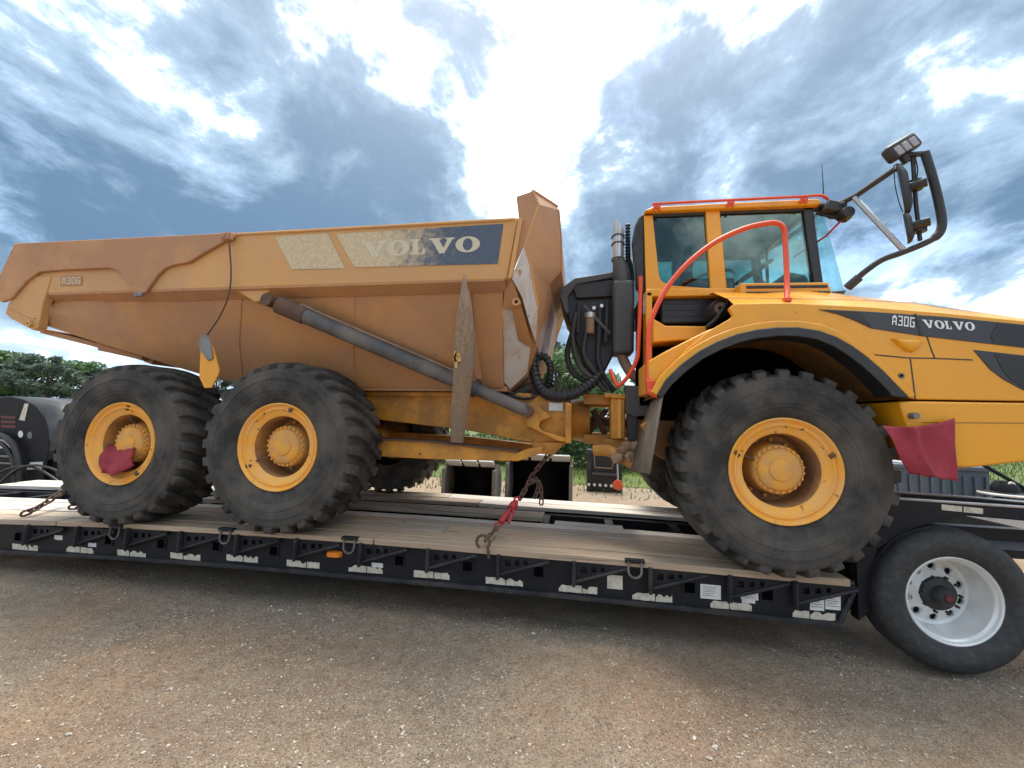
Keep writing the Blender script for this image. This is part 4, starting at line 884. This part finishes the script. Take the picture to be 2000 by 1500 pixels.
# ---- exhaust and cooling unit behind the cab
MB().prism(A2([(1197, 546), (1238, 545), (1240, 552), (1239, 690), (1197, 691)], .86), .86, 1.14).build('muffler', 'muffler', tr, bevel=.05, seg=4)
def oct_(px0, px1, py, Y, dep, n=16):
    a, b = A(px0, py, Y), A(px1, py, Y); c0 = (a+b)/2; r_ = (b.x-a.x)/2; return [(c0.x+r_*math.cos(t_), c0.y+dep*.5+dep*.5*math.sin(t_), c0.z) for t_ in np.linspace(0, 2*math.pi, n, endpoint=False)]
MB().loft([oct_(1198, 1238, 548, .88, .24), oct_(1198, 1232, 520, .88, .22), oct_(1198, 1221, 500, .90, .16)], True).build('muffler_cone', 'muffler', tr)
stk = [oct_(1197, 1220, y, .90, .16) for y in (505, 480, 450)]; a_ = oct_(1197, 1220, 432, .90, .16); cxm = sum(v[0] for v in a_)/16
topr = [(v[0], v[1], v[2]+(cxm-v[0])*1.1) for v in a_]; stk.append(topr); MB().loft(stk, True).build('exhaust_stack', 'stack', tr)
for y in (455, 470, 500): MB().loft([oct_(1195, 1222, y, .89, .18), oct_(1195, 1222, y+2, .89, .18)], True).build('stack_band', 'muffler', tr)
hs = MB()
for k in range(12): p = A(1226, 440+k*6.2, 1.0); hs.lathe([(.022, -.012), (.03, 0), (.022, .012)], p, 10, 'z')
hs.tube([A(1226, 438, 1.0), A(1228, 512, 1.0)], .02, 8); hs.build('ribbed_hose', 'black', tr)
MB().tube(curve([A(1212, 688, .98), A(1222, 712, .95), A(1240, 736, .92), A(1272, 748, .90)], 5), .05, 14).build('exhaust_pipe', 'pipe', tr)
MB().prism(A2([(1096, 566), (1121, 545), (1200, 533), (1200, 690), (1172, 745), (1140, 715), (1124, 668), (1108, 620), (1096, 590)], 1.02), 1.06, 1.80).build('radiator_unit', 'black', tr, bevel=.02)
MB().prism(A2([(1093, 578), (1100, 560), (1122, 543), (1200, 530), (1200, 541), (1126, 555), (1108, 580), (1112, 612), (1104, 612)], .98), .98, 1.85).build('unit_cover', 'muffler', tr, bevel=.01)
MB().prism(A2([(1118, 556), (1200, 545), (1200, 578), (1126, 582)], 1.0), 1.0, 1.07).build('unit_front', 'blackmatte', tr, bevel=.006)
for i, (x, y, h) in enumerate(((1131, 590, 60), (1172, 596, 70), (1186, 590, 80))): MB().tube([A(x, y, .98), A(x-3, y+h, .98)], .025, 10).build('coolant_pipe', 'blackmatte', tr)
MB().tube([A(1140, 598, .96), A(1192, 652, .96)], .018, 8).build('support_rod', 'muffler', tr)
c0 = A(1152, 640, .93); ft = MB().lathe([(0, -.06), (.045, -.06), (.045, .10), (0, .10)], c0, 14, 'z').build('filter_bowl', 'pipe', tr)
MB().lathe([(0, .10), (.055, .10), (.055, .15), (.03, .16), (0, .16)], c0, 14, 'z').build('filter_head', 'stack', tr)
for x, y in ((1175, 598), (1160, 602)): MB().lathe([(0, -.02), (.018, -.02), (.018, .02), (0, .02)], A(x, y, .95), 10).build('fitting', 'alu', tr)
def hose(pts, r, mat='black', ribs=False, name='hydraulic_hose'):
    P_ = curve(pts, 8); o = MB().tube(P_, r, 12).build(name, mat, tr, smooth=60)
    if ribs:
        m = MB(); L = 0
        for a, b in zip(P_, P_[1:]):
            L += (b-a).length
            if L > .032:
                L = 0; d = (b-a).normalized(); s_ = d.cross(Vector((0, 1, .2))).normalized(); u_ = s_.cross(d)
                m.tube([a+(s_*math.cos(t_)+u_*math.sin(t_))*r*1.06 for t_ in np.linspace(0, 2*math.pi, 12, endpoint=False)], .009, 5, True)
        m.build('spiral_wrap', 'blackmatte', o)
    return o
hose([A(1038, 640, .9), A(1041, 690, .88), A(1044, 730, .86), A(1060, 764, .84), A(1090, 774, .82), A(1122, 768, .82), A(1150, 752, .86), A(1172, 732, .95)], .05, ribs=True)
hose([A(1048, 700, .98), A(1062, 696, .96), A(1074, 712, .95), A(1074, 740, .98), A(1066, 758, 1.05)], .034, ribs=True)
for k, pts in enumerate(([(1125, 610), (1118, 660), (1132, 715), (1165, 745), (1185, 765)], [(1145, 650), (1140, 690), (1160, 725), (1188, 760)], [(1170, 660), (1168, 700), (1180, 735), (1200, 765)], [(1122, 640), (1108, 690), (1120, 728), (1150, 748)])):
    hose([A(x, y, .90+.04*k) for x, y in pts], .026+.004*(k % 2), 'blackmatte')
hose([A(880, 742, .78), A(930, 742, .80), A(960, 760, .80), A(1010, 776, .80), A(1040, 776, .84), A(1052, 766, .86)], .016); hose([A(925, 738, .76), A(960, 750, .78), A(1000, 768, .79), A(1036, 764, .9)], .012)
MB().prism(A2([(1000, 765), (1040, 745), (1055, 765), (1050, 775), (1000, 772)], .9), .9, 1.3).build('hose_bulkhead', 'blackmatte', tr, bevel=.01)
MB().tube([A(1036, 620, .80), A(1040, 700, .85), A(1040, 760, .9)], [.012, .02, .02], 8).build('body_prop', 'rust', tr)

# ---- mirror frame on the front corner
mir_p = curve([A(1654, 562, .55), A(1672, 546, .52), A(1690, 530, .48), A(1722, 508, .44), A(1760, 494, .40), A(1800, 478, .36), A(1826, 464, .34), A(1838, 448, .33), A(1839, 425, .33), A(1830, 380, .33), A(1818, 335, .33), A(1806, 298, .33)], 5)
mf = MB().tube(mir_p, [.030]*6+[.024]*24+[.031]*(len(mir_p)-30), 12).build('mirror_frame', 'blackmatte', tr, smooth=60)
MB().tube([A(1655, 562, .56), A(1678, 542, .52)], .036, 10).build('frame_boot', 'black', mf)
MB().tube([A(1640, 398, .70), A(1672, 382, .60), A(1748, 330, .42)], .024, 10).build('upper_arm', 'blackmatte', mf)
MB().tube([A(1669, 386, .60), A(1765, 489, .40)], .022, 10).build('brace', 'stack', mf)
MB().tube([A(1782, 300, .36), A(1789, 400, .36), A(1797, 470, .36)], .015, 8).build('mirror_post', 'blackmatte', mf)
def mirror_head(cpx, cpy, hpx, wpx, Y, tilt, thick):
    c0 = A(cpx, cpy, Y); hz = A(cpx, cpy-hpx/2, Y).z-c0.z; n = 24; rings = []
    nrm = Vector((-.80, .52, -.10)).normalized(); up = Vector((math.sin(tilt), 0, math.cos(tilt))); up = (up-nrm*up.dot(nrm)).normalized(); sd = nrm.cross(up)
    def ring(k, off): return [c0+nrm*off+up*(hz*k*math.copysign(abs(math.sin(t_))**.75, math.sin(t_)))+sd*(wpx*k*math.copysign(abs(math.cos(t_))**.75, math.cos(t_))) for t_ in np.linspace(0, 2*math.pi, n, endpoint=False)]
    o = MB().loft([ring(1, .01), ring(1, 0), ring(.93, -thick*.5), ring(.6, -thick)], True).build('mirror_housing', 'black', mf, smooth=60)
    MB().add(ring(.94, .0105), [tuple(range(n))]).build('mirror_glass', 'mirror', o, smooth=0)
    MB().tube([c0-nrm*thick*.8, c0-nrm*(thick+.10)], .035, 10).build('mirror_clamp', 'black', o)
mirror_head(1761, 371, 100, .11, .37, -.20, .05); mirror_head(1770, 445, 60, .085, .37, -.08, .04)
for px, py in ((1788, 362), (1796, 444)): MB().lathe([(0, -.04), (.045, -.04), (.045, .04), (0, .04)], A(px, py, .36), 12, 'z').build('clamp_block', 'black', mf)
c0 = A(1760, 290, .36); ub = (A(1785, 272, .36)-A(1735, 302, .36)).normalized(); vb = Vector((0, -1, 0)).cross(ub); wl_ = MB()
rot = Matrix((ub, Vector((0, 1, 0)), ub.cross(Vector((0, 1, 0))))).transposed()
wo_ = MB().box(c0, (.25, .10, .135), rot).build('work_light', 'black', mf, bevel=.03, seg=3)
for k in range(3): MB().box(c0+ub*(-.062+.062*k)+rot@Vector((0, -.050, -.012)), (.052, .012, .078), rot).build('led_lens', 'lens', wo_, bevel=.008)
MB().tube([A(1764, 306, .36), A(1772, 318, .36)], .03, 8).build('light_mount', 'black', mf); MB().tube([A(1770, 303, .36), A(1806, 300, .33)], .022, 8).build('light_arm', 'black', mf)
MB().tube(curve([A(1746, 322, .36), A(1748, 360, .37), A(1756, 395, .37), A(1766, 420, .37)], 5), .004, 5).build('cable', 'black', mf)
MB().tube(curve([A(1786, 300, .35), A(1792, 330, .34), A(1790, 350, .35)], 5), .005, 5).build('cable', 'black', mf)

# ------------------------------------------------------------------ loose things on the load
# wooden stake leaning on the body rail
sp = [(A(893, 864, .60), .062), (A(894, 845, .55), .072), (A(898, 800, .40), .084), (A(903, 750, .28), .088), (A(907, 705, .16), .092), (A(908, 660, .07), .086), (A(908, 620, .0), .072), (A(908, 590, -.04), .052), (A(907, 560, -.06), .028), (A(907, 536, -.07), .006)]
st = []; prev = None
for p, r_ in sp:
    st.append([p+Vector((math.cos(t_)*r_*(1+.12*mnoise.noise((t_*2, p.z*2, 3))), math.sin(t_)*r_*.8, 0)) for t_ in np.linspace(0, 2*math.pi, 20, endpoint=False)])
stake = MB().loft(st, True).build('wooden_stake', 'stake', smooth=50)
tag(stake, 'grey weathered wooden stake with a pointed top leaning on the dump body', 'stake')
c0 = A(893, 702, .08); sc = MB(); 
for k in range(7): sc.box(c0+Vector((random.uniform(-.02, .02), -.01, random.uniform(-.05, .05))), (.018, .02, random.uniform(.04, .10)), Matrix.Rotation(random.uniform(-.5, .5), 3, 'Y'))
sc.build('split_patch', 'split', stake)
# warning flags
def cloth(name, corners, nu, nv, fold, label, parent=None):
    """corners: world points tl, tr, br, bl"""
    tl, tr_, br, bl = corners; rows_ = []
    for j in range(nv+1):
        v = j/nv; row = []
        for i in range(nu+1):
            u = i/nu; p = (tl*(1-u)+tr_*u)*(1-v)+(bl*(1-u)+br*u)*v; p = p+fold(u, v); row.append(p)
        rows_.append(row)
    o = MB().loft(rows_, False).build(name, 'flag', smooth=60); md = o.modifiers.new('solid', 'SOLIDIFY'); md.thickness = .003
    return tag(o, label, 'flag', 'red warning flags')
fg = cloth('warning_flag', [A(1724, 831, -.16), A(1862, 816, -.075), A(1873, 940, -.09), A(1778, 926, -.13)], 26, 18,
      lambda u, v: Vector((.006*math.sin(v*7+u*2), -.05*math.exp(-((u-.36-.05*v)/.09)**2)*(1-.3*v)+.010*math.sin(u*13+v*2.5)*(.4+.6*v)+.012*math.sin(u*6-v*4), -.03*math.sin(u*math.pi)*(1-v)-.012*math.sin(v*math.pi)*u+.003*math.sin(u*17)*v)), 'red mesh warning flag hanging from the yellow fender beside the front wheel')
MB().lathe([(0, -.02), (.022, -.02), (.022, .03), (0, .03)], A(1786, 812, -.07), 10).build('flag_bolt', 'steel', fg)
def fold2(u, v): return Vector((.03*mnoise.noise((u*3, v*3, 1)), .06*math.sin(u*5+1)*v-.05*math.sin(v*math.pi)+.02*mnoise.noise((u*4, v*4, 7)), -.05*math.sin(u*math.pi)*(.3+v)+.02*mnoise.noise((u*3.5, v*3.5, 4))))
cloth('warning_flag', [A(212, 868, .16), A(276, 862, .20), A(266, 905, .06), A(186, 926, .0)], 18, 14, fold2, 'crumpled dull red cloth flag stuffed into the rearmost wheel')

# chains
def link_mesh():
    m = MB(); w, h = .016, .034; pts = [(w*math.cos(t_), 0, (h-w)*(1 if math.sin(t_) > 0 else -1)+w*math.sin(t_)) for t_ in np.linspace(.2, 2*math.pi+.2, 16, endpoint=False)]
    return m.tube(pts, .0075, 6, True)
LK = None
def chain(name, pts, label, mat='rust', scale=1.):
    global LK
    path = curve(pts, 10); root = empty(name, path[0], label, 'chain'); L, step, k = 0., .05*scale, 0
    for a, b in zip(path, path[1:]):
        seg_ = (b-a).length; pos = 0.
        while L+seg_-pos >= step:
            pos += step-L; L = 0.; p = a.lerp(b, pos/seg_); d = (b-a).normalized()
            o = bpy.data.objects.new('link', LK) if LK else None
            if o is None: o = link_mesh().build('link', mat, None, local=True); LK = o.data
            else: COL.objects.link(o)
            o.parent = root; o.location = p-path[0]; q = d.to_track_quat('Z', 'X'); q.rotate(Matrix.Rotation((k % 2)*math.pi/2+.3*math.sin(k), 3, d)); o.rotation_mode = 'QUATERNION'; o.rotation_quaternion = q
            o.scale = (scale,)*3; k += 1
        L += seg_-pos
    return root
chain('tie_down_chain', [A(944, 1058, .12), A(962, 1040, .25), A(972, 1028, .33)], 'rusty hooked chain over the deck edge below the red binder')
chain('tie_down_chain', [A(1012, 980, .62), A(1030, 948, .72), A(1042, 925, .80), A(1062, 900, .9), A(1072, 884, .95)], 'rusty chain running up from the red binder to the truck frame', scale=1.15)
chain('tie_down_chain', [A(1026, 945, .70), A(1050, 940, .72), A(1057, 962, .70), A(1057, 988, .68)], 'loose rusty chain end dangling beside the red binder', scale=1.05)
chain('tie_down_chain', [A(1044, 930, .78), A(1052, 948, .74), A(1046, 968, .70)], 'short doubled loop of rusty chain above the red binder')
bd = empty('chain_binder', A(990, 1005, .45), 'red ratchet chain binder between deck edge and truck frame', 'binder')
a, b = A(972, 1028, .33), A(1012, 975, .62)
MB().tube([a.lerp(b, .12), a.lerp(b, .45)], .028, 12).build('binder_barrel', 'redmetal', bd); MB().tube([a.lerp(b, .45), a.lerp(b, .92)], .02, 10).build('binder_screw', 'redmetal', bd)
MB().tube([a.lerp(b, .62), a.lerp(b, .80)], .040, 12).build('ratchet_head', 'redmetal', bd)
MB().tube(curve([a.lerp(b, .7), a.lerp(b, .5)+Vector((.05, -.05, .01)), a.lerp(b, .2)+Vector((.07, -.07, 0))], 5), .014, 8).build('binder_handle', 'redmetal', bd)
for u, e in ((0., -1), (.95, 1)):
    p = a.lerp(b, u); hk = [p+Vector((.03*math.cos(t_), 0, .03*math.sin(t_))) for t_ in np.linspace(0, 5, 12)]; MB().tube(hk, .010, 6).build('binder_hook', 'redmetal', bd)
hkp = A(944, 1058, .12); hk = empty('chain_hook', hkp, 'dark round hook gripping the near deck edge', 'hook')
MB().tube([hkp+Vector((.055*math.cos(t_), -.005, .055*math.sin(t_))) for t_ in np.linspace(-.6, 4.2, 18)], .013, 8).build('hook_bow', 'rust', hk); MB().tube([hkp+Vector((.04, -.01, -.03)), hkp+Vector((.05, .0, -.13))], .012, 8).build('hook_shank', 'rust', hk)
chain('tie_down_chain', [A(34, 1008, .14), A(60, 998, .25), A(85, 985, .40), A(110, 968, .55), A(135, 955, .75)], 'rusty chain slanting over the pale planks behind the rearmost wheel', scale=1.5)
chain('tie_down_chain', [A(128, 992, .25), A(150, 990, .30), A(172, 991, .30)], 'short rusty chain lying on the pale plank against the rearmost wheel', scale=1.3)

# ------------------------------------------------------------------ yard behind the trailer
def bucket(px0, px1, pyt, Y, label):
    a, b = A(px0, pyt, Y), A(px1, pyt, Y); w = b.x-a.x; h = a.z; x0 = a.x; cx = x0+w/2
    o = empty('loader_bucket', (cx, Y, 0), label, 'bucket', 'buckets standing in the yard')
    prof = [(Y, .01), (Y+.35, .0), (Y+.62, .12), (Y+.72, .35), (Y+.66, h*.72), (Y+.42, h*.95), (Y+.12, h)]
    sh = MB(); rings = []
    for x in (x0, x0+w): rings.append([(x, y, z) for y, z in prof])
    s_ = sh.loft(rings, False).build('bucket_shell', 'bucket', o, smooth=60); s_.modifiers.new('solid', 'SOLIDIFY').thickness = .02
    for x in (x0-.02, x0+w-.02):
        MB().loft([[(x, y, z) for y, z in prof+[(Y+.02, h*.5)]], [(x+.04, y, z) for y, z in prof+[(Y+.02, h*.5)]]], True).build('side_plate', 'bucket_edge', o, smooth=0)
        MB().box((x+.02, Y-.01, h*.45), (.07, .05, h*.86)).build('side_cutter', 'bucket_edge', o, bevel=.008)
    n = 3; ww = w/n
    for k in range(n): MB().box((x0+ww*(k+.5), Y+.10, h+.005), (ww*.86, .26, .03), Matrix.Rotation(-.5, 3, 'X')).build('top_lip', 'bucket_lip', o, bevel=.006)
    MB().box((cx, Y-.05, .02), (w, .16, .03)).build('cutting_edge', 'bucket_edge', o, bevel=.006)
    return o
bucket(868, 966, 904, 4.6, 'black open loader bucket behind the planks, with sky sheen painted white on its three-piece top lip')
bucket(992, 1116, 892, 4.9, 'wide black open bucket behind the chain binder, taller than its neighbour')
# quick-attach frame with an orange paddle
o = empty('hitch_attachment', (A(1180, 950, 7.2).x, 7.4, 0), 'small black attachment frame with pale trim standing on the grass edge', 'attachment')
Yq = 7.2
MB().prism(A2([(1150, 880), (1210, 884), (1213, 962), (1148, 958)], Yq), Yq+.05, Yq+.3).build('back_plate', 'black', o, bevel=.01)
MB().prism(A2([(1146, 878), (1156, 878), (1154, 960), (1146, 960)], Yq), Yq, Yq+.4).build('side_plate', 'black', o, bevel=.01)
MB().prism(A2([(1204, 882), (1214, 882), (1216, 962), (1206, 962)], Yq), Yq, Yq+.4).build('side_plate', 'black', o, bevel=.01)
MB().tube([A(1160, 892, Yq), A(1162, 913, Yq), A(1195, 915, Yq), A(1199, 900, Yq)], .016, 6).build('trim_frame', 'pipe', o)
MB().prism(A2([(1156, 922), (1205, 925), (1205, 930), (1156, 927)], Yq), Yq-.03, Yq+.06).build('cross_bar', 'muffler', o)
for k in range(5): MB().lathe([(0, -.03), (.035, -.03), (.035, .03), (0, .03)], A(1150+k*11, 946+k*.7, Yq), 10).build('bolt_head', 'alu', o)
o = empty('paddle', (A(1203, 950, 6.9).x, 6.9, 0), 'orange paddle on a grey rod leaning beside the black attachment frame', 'paddle')
MB().prism(A2([(1196, 944), (1205, 936), (1214, 940), (1218, 952), (1210, 958), (1199, 955)], 6.9), 6.88, 6.92).build('blade', 'orange', o, bevel=.008)
MB().tube([A(1207, 940, 6.9), A(1205, 890, 6.95)], .02, 8).build('rod', 'stack', o)
# ribbed bin
Yb = 5.0; a, b = A(1752, 930, Yb), A(1938, 920, Yb); zt_ = b.z+.05
o = empty('steel_bin', ((a.x+b.x)/2, Yb+.5, 0), 'blue-grey ribbed steel bin standing beyond the gooseneck', 'bin')
MB().box(((a.x+b.x)/2, Yb+.55, zt_/2), (b.x-a.x, 1.0, zt_)).build('bin_wall', 'bluegrey', o, bevel=.01)
for k in range(9): x = a.x+.06+(b.x-a.x-.12)*k/8; MB().box((x, Yb+.035, zt_/2-.06), (.05, .04, zt_-.2)).build('rib', 'bluegrey', o, bevel=.008)
MB().box(((a.x+b.x)/2, Yb+.04, zt_-.03), (b.x-a.x+.06, .10, .07)).build('top_rim', 'bluegrey', o, bevel=.01); MB().box(((a.x+b.x)/2+.1, Yb+.5, zt_+.01), (b.x-a.x-.2, .9, .02)).build('bin_lid', 'stack', o)
# black auger drive beside the bin
p = A(1962, 945, 4.6); o = empty('auger_drive', (p.x, 4.6, 0), 'black machine part with a pale round flange beside the steel bin', 'machine part')
MB().lathe([(0, p.z+.05), (.10, p.z+.05), (.16, p.z-.04), (.17, p.z-.12), (.30, p.z-.14), (.30, p.z-.18), (.08, p.z-.2), (.08, .02), (.2, 0), (0, 0)], (p.x, 4.6, 0), 20, 'z').build('drive_body', 'bucket', o)
MB().lathe([(.30, p.z-.138), (.31, p.z-.15), (.31, p.z-.17), (.29, p.z-.182)], (p.x, 4.6, 0), 24, 'z').build('flange', 'alu', o); MB().tube([(p.x-.3, 4.6, p.z+.3), (p.x+.5, 4.5, p.z-.25)], .03, 8).build('arm', 'bucket', o); MB().lathe([(0, .07), (.05, .07), (.05, .0), (0, .0)], (p.x, 4.48, p.z), 10).build('cap', 'alu', o)
p = A(1995, 950, 6.5); o = empty('bucket_pile', (p.x+.5, 6.8, 0), 'low black scrap pile of attachments on the grass by the bin', 'scrap')
for k in range(7): MB().box((p.x+random.uniform(-.8, 1.6), 6.6+random.uniform(0, .6), random.uniform(.15, .5)), (random.uniform(.3, .7), .4, random.uniform(.3, .9)), Matrix.Rotation(random.uniform(-.5, .5), 3, 'Y')).build('scrap_piece', 'bucket', o, bevel=.02)

# round-backed brush cutter on the left
Yl = 2.75
o = empty('brush_cutter', (A(60, 960, Yl).x, Yl+.6, 0), 'black round-backed brush cutter attachment standing behind the rear of the trailer', 'attachment')
endp = [(-60, 806), (-40, 786), (-10, 777), (20, 775), (45, 780), (68, 793), (85, 812), (94, 835), (96, 860), (90, 900), (80, 950), (72, 1010), (-60, 1010)]
ep = A2(endp, Yl); MB().prism(ep, Yl, Yl+.03).build('end_plate', 'bucket', o, bevel=.006)
dr = [(x, z) for x, z in ep[1:10]]; d_ = MB().loft([[(x, Yl+.005, z+.012), (x, Yl+1.5, z+.012)] for x, z in dr], False).build('drum_shell', 'drum', o, smooth=60); d_.modifiers.new('solid', 'SOLIDIFY').thickness = .03
MB().prism(A2([(92, 870), (112, 880), (112, 1010), (70, 1010), (80, 950)], Yl+.1), Yl+.1, Yl+1.4).build('support_leg', 'bucket', o, bevel=.01)
MB().prism(A2([(118, 800), (140, 812), (138, 832), (128, 822)], Yl+1.0), Yl+1.0, Yl+1.4).build('rear_bracket', 'bucket_lip', o)
MB().tube(curve([A(-20, 848, Yl-.06), A(8, 852, Yl-.08), A(28, 872, Yl-.09), A(38, 905, Yl-.09), A(40, 950, Yl-.08), A(40, 1000, Yl-.06)], 6), .05, 10).build('hydraulic_hose', 'black', o)
MB().tube(curve([A(-20, 862, Yl-.10), A(2, 866, Yl-.1), A(18, 884, Yl-.1), A(28, 915, Yl-.1), A(31, 1000, Yl-.1)], 6), .035, 10).build('hydraulic_hose', 'black', o)
def stick(pts, mat, nm): MB().add([A(x, y, Yl-.004) for x, y in pts], [tuple(range(len(pts)))]).build(nm, mat, o, smooth=0)
stick([(48, 788), (56, 788), (48, 822), (37, 820)], 'tape', 'label_strip'); stick([(58, 903), (84, 902), (82, 915), (52, 918), (53, 910), (58, 909)], 'paper', 'label_strip')
for cx0, cy0 in ((40, 848), (58, 850)): stick([(cx0+5*math.cos(t_), cy0+7*math.sin(t_)) for t_ in np.linspace(0, 6.28, 12, endpoint=False)], 'paper' if cx0 == 40 else 'steel', 'round_sticker')
for k in range(3): stick([(2, 812+k*9), (30, 813+k*9), (30, 818+k*9), (2, 817+k*9)], 'smudge', 'red_mark')
stick([(0, 858), (8, 858), (20, 874), (0, 876)], 'alu', 'bright_opening'); 
for k, yy in enumerate((890, 904, 950)): MB().tube([A(-20, yy, Yl-.03), A(26+k*12, yy+2, Yl-.03)], .018, 6).build('rod', 'steel', o)
# low dark clutter under it: hoses on the ground
for k in range(2):
    p0 = A(-10+34*k, 1000, 2.6); c_o = MB().tube(curve([Vector((p0.x-.5, 2.5, .03)), Vector((p0.x, 2.6, .5+.08*k)), Vector((p0.x+.6, 2.65, .62)), Vector((p0.x+1.3, 2.7, .3))], 6), .02, 6).build('hose_loop', 'black', o)

# ------------------------------------------------------------------ trees beyond the yard
def tree_meshes(seed, H, spread, leaf, mat):
    rg = np.random.default_rng(seed); tm = MB(); tm.tube(curve([Vector((0, 0, -.1)), Vector((.1, 0, H*.3)), Vector((-.1, .1, H*.62)), Vector((.05, 0, H*.9))], 5), [H*.022*(1-.05*i) for i in range(16)], 8)
    cl = []
    for k in range(38):
        z = H*(.22+.76*rg.random()); env = spread*math.sin(math.pi*min(1, (z/H-.12)/.95))**.6; a = rg.uniform(0, 6.283); r_ = env*rg.uniform(.25, 1.)
        c = Vector((r_*math.cos(a), r_*math.sin(a), z)); cl.append((c, rg.uniform(.35, .8)*spread*.42))
        if k % 2 == 0: tm.tube([Vector((0, 0, max(.2, z*.62))), c*.55+Vector((0, 0, z*.4)), c], [H*.009, H*.006, H*.002], 5)
    V, Fc = [], []
    for c, rad in cl:
        n = int(150*(rad/(.3*spread))**1.5)+40
        d = rg.normal(size=(n, 3)); d /= np.linalg.norm(d, axis=1)[:, None]; d *= (rad*rg.random(n)**.4)[:, None]; d[:, 2] *= .75
        for q in d:
            p = np.array(c)+q; u = rg.normal(size=3); u /= np.linalg.norm(u); v = np.cross(u, rg.normal(size=3)); v /= np.linalg.norm(v); s_ = leaf*rg.uniform(.6, 1.3); o0 = len(V)
            V += [tuple(p-u*s_), tuple(p+v*s_*.45), tuple(p+u*s_), tuple(p-v*s_*.45)]; Fc.append((o0, o0+1, o0+2, o0+3))
    lm_ = MB(); lm_.v, lm_.f = V, Fc; return tm, lm_
TV = [(1, 8., 2.9, .20, 'leaf1'), (2, 7.2, 3.1, .20, 'leaf2'), (3, 8.6, 2.7, .19, 'leaf1')]; TM = []
for i, (sd_, H, spd, lf, mt) in enumerate(TV): TM.append((tree_meshes(sd_, H, spd, lf, mt), mt, H))
TOBJ = {}
def tree(px, pyt, Y, var, rz, label, group):
    tpt = A(px, pyt, Y); (tm, lmb), mt, H = TM[var]; s_ = tpt.z/(H*1.0)
    root = empty('tree', (tpt.x, Y, 0), label, 'tree', group); root.rotation_euler = (0, 0, rz); root.scale = (s_*1.15, s_*1.15, s_)
    for nm, mb, mat in (('trunk', tm, 'bark'), ('crown', lmb, mt)):
        key = (nm, var)
        if key not in TOBJ: ob = mb.build(nm, mat, None, smooth=0 if nm == 'crown' else 60, local=True); TOBJ[key] = ob
        else: ob = TOBJ[key].copy(); COL.objects.link(ob)
        ob.parent = root
GL, GC = 'leafy green tree in the belt beyond the rear of the trailer', 'leafy green tree in the belt behind the parked truck'
for i, (px, pyt, Y) in enumerate([(-70, 690, 17), (-10, 686, 15), (40, 692, 16), (95, 698, 15), (140, 706, 17), (185, 722, 18), (235, 740, 20)]): tree(px, pyt, Y, i % 3, i*1.7, GL, 'trees beyond the trailer tail')
for i, (px, pyt, Y) in enumerate([(330, 735, 24), (430, 730, 26), (540, 725, 27), (650, 725, 28), (770, 720, 28), (880, 715, 28), (980, 700, 27), (1050, 668, 20), (1095, 690, 22), (1170, 730, 27), (1260, 735, 29), (1370, 740, 30)]): tree(px, pyt, Y, (i+1) % 3, i*2.1+.4, GC, 'trees seen past the truck')
for i, (px, pyt, Y) in enumerate([(1480, 760, 40), (1600, 772, 42), (1720, 776, 42), (1850, 780, 44), (1990, 790, 44), (2140, 800, 46)]): tree(px, pyt, Y, i % 3, i*1.3+.9, 'leafy green tree far behind the hood of the truck', 'trees behind the hood')
tree(1088, 676, 12.5, 1, 2.2, 'bright green leafy tree just past the hitch, standing before the tree belt', 'trees seen past the truck')
# low bushes at the foot of the tree belt
def bush(px, py, Y, sd_):
    rg = np.random.default_rng(sd_); c = A(px, py, Y); h = c.z; V, Fc = [], []
    for k in range(1500):
        d = rg.normal(size=3); d /= np.linalg.norm(d); r_ = rg.random()**.35; p = np.array([c.x+d[0]*r_*h*1.3, Y+d[1]*r_*h*.8, h*.5+d[2]*r_*h*.5*(1+.25*math.sin(d[0]*7))])
        if p[2] < 0: continue
        u = rg.normal(size=3); u /= np.linalg.norm(u); v = np.cross(u, rg.normal(size=3)); v /= np.linalg.norm(v); s_ = rg.uniform(.05, .11); o0 = len(V)
        V += [tuple(p-u*s_), tuple(p+v*s_*.5), tuple(p+u*s_), tuple(p-v*s_*.5)]; Fc.append((o0, o0+1, o0+2, o0+3))
    m = MB(); m.v, m.f = V, Fc; ob = m.build('bush', 'leaf2', smooth=0); tag(ob, 'low green bush at the grass edge seen under the truck', 'bush', 'bushes under the tree belt')
for i, px in enumerate((820, 880, 940, 1000, 1060, 1135, 1200, 1290)): bush(px, 838+random.uniform(-6, 10), 12+random.uniform(-1, 2), 40+i)
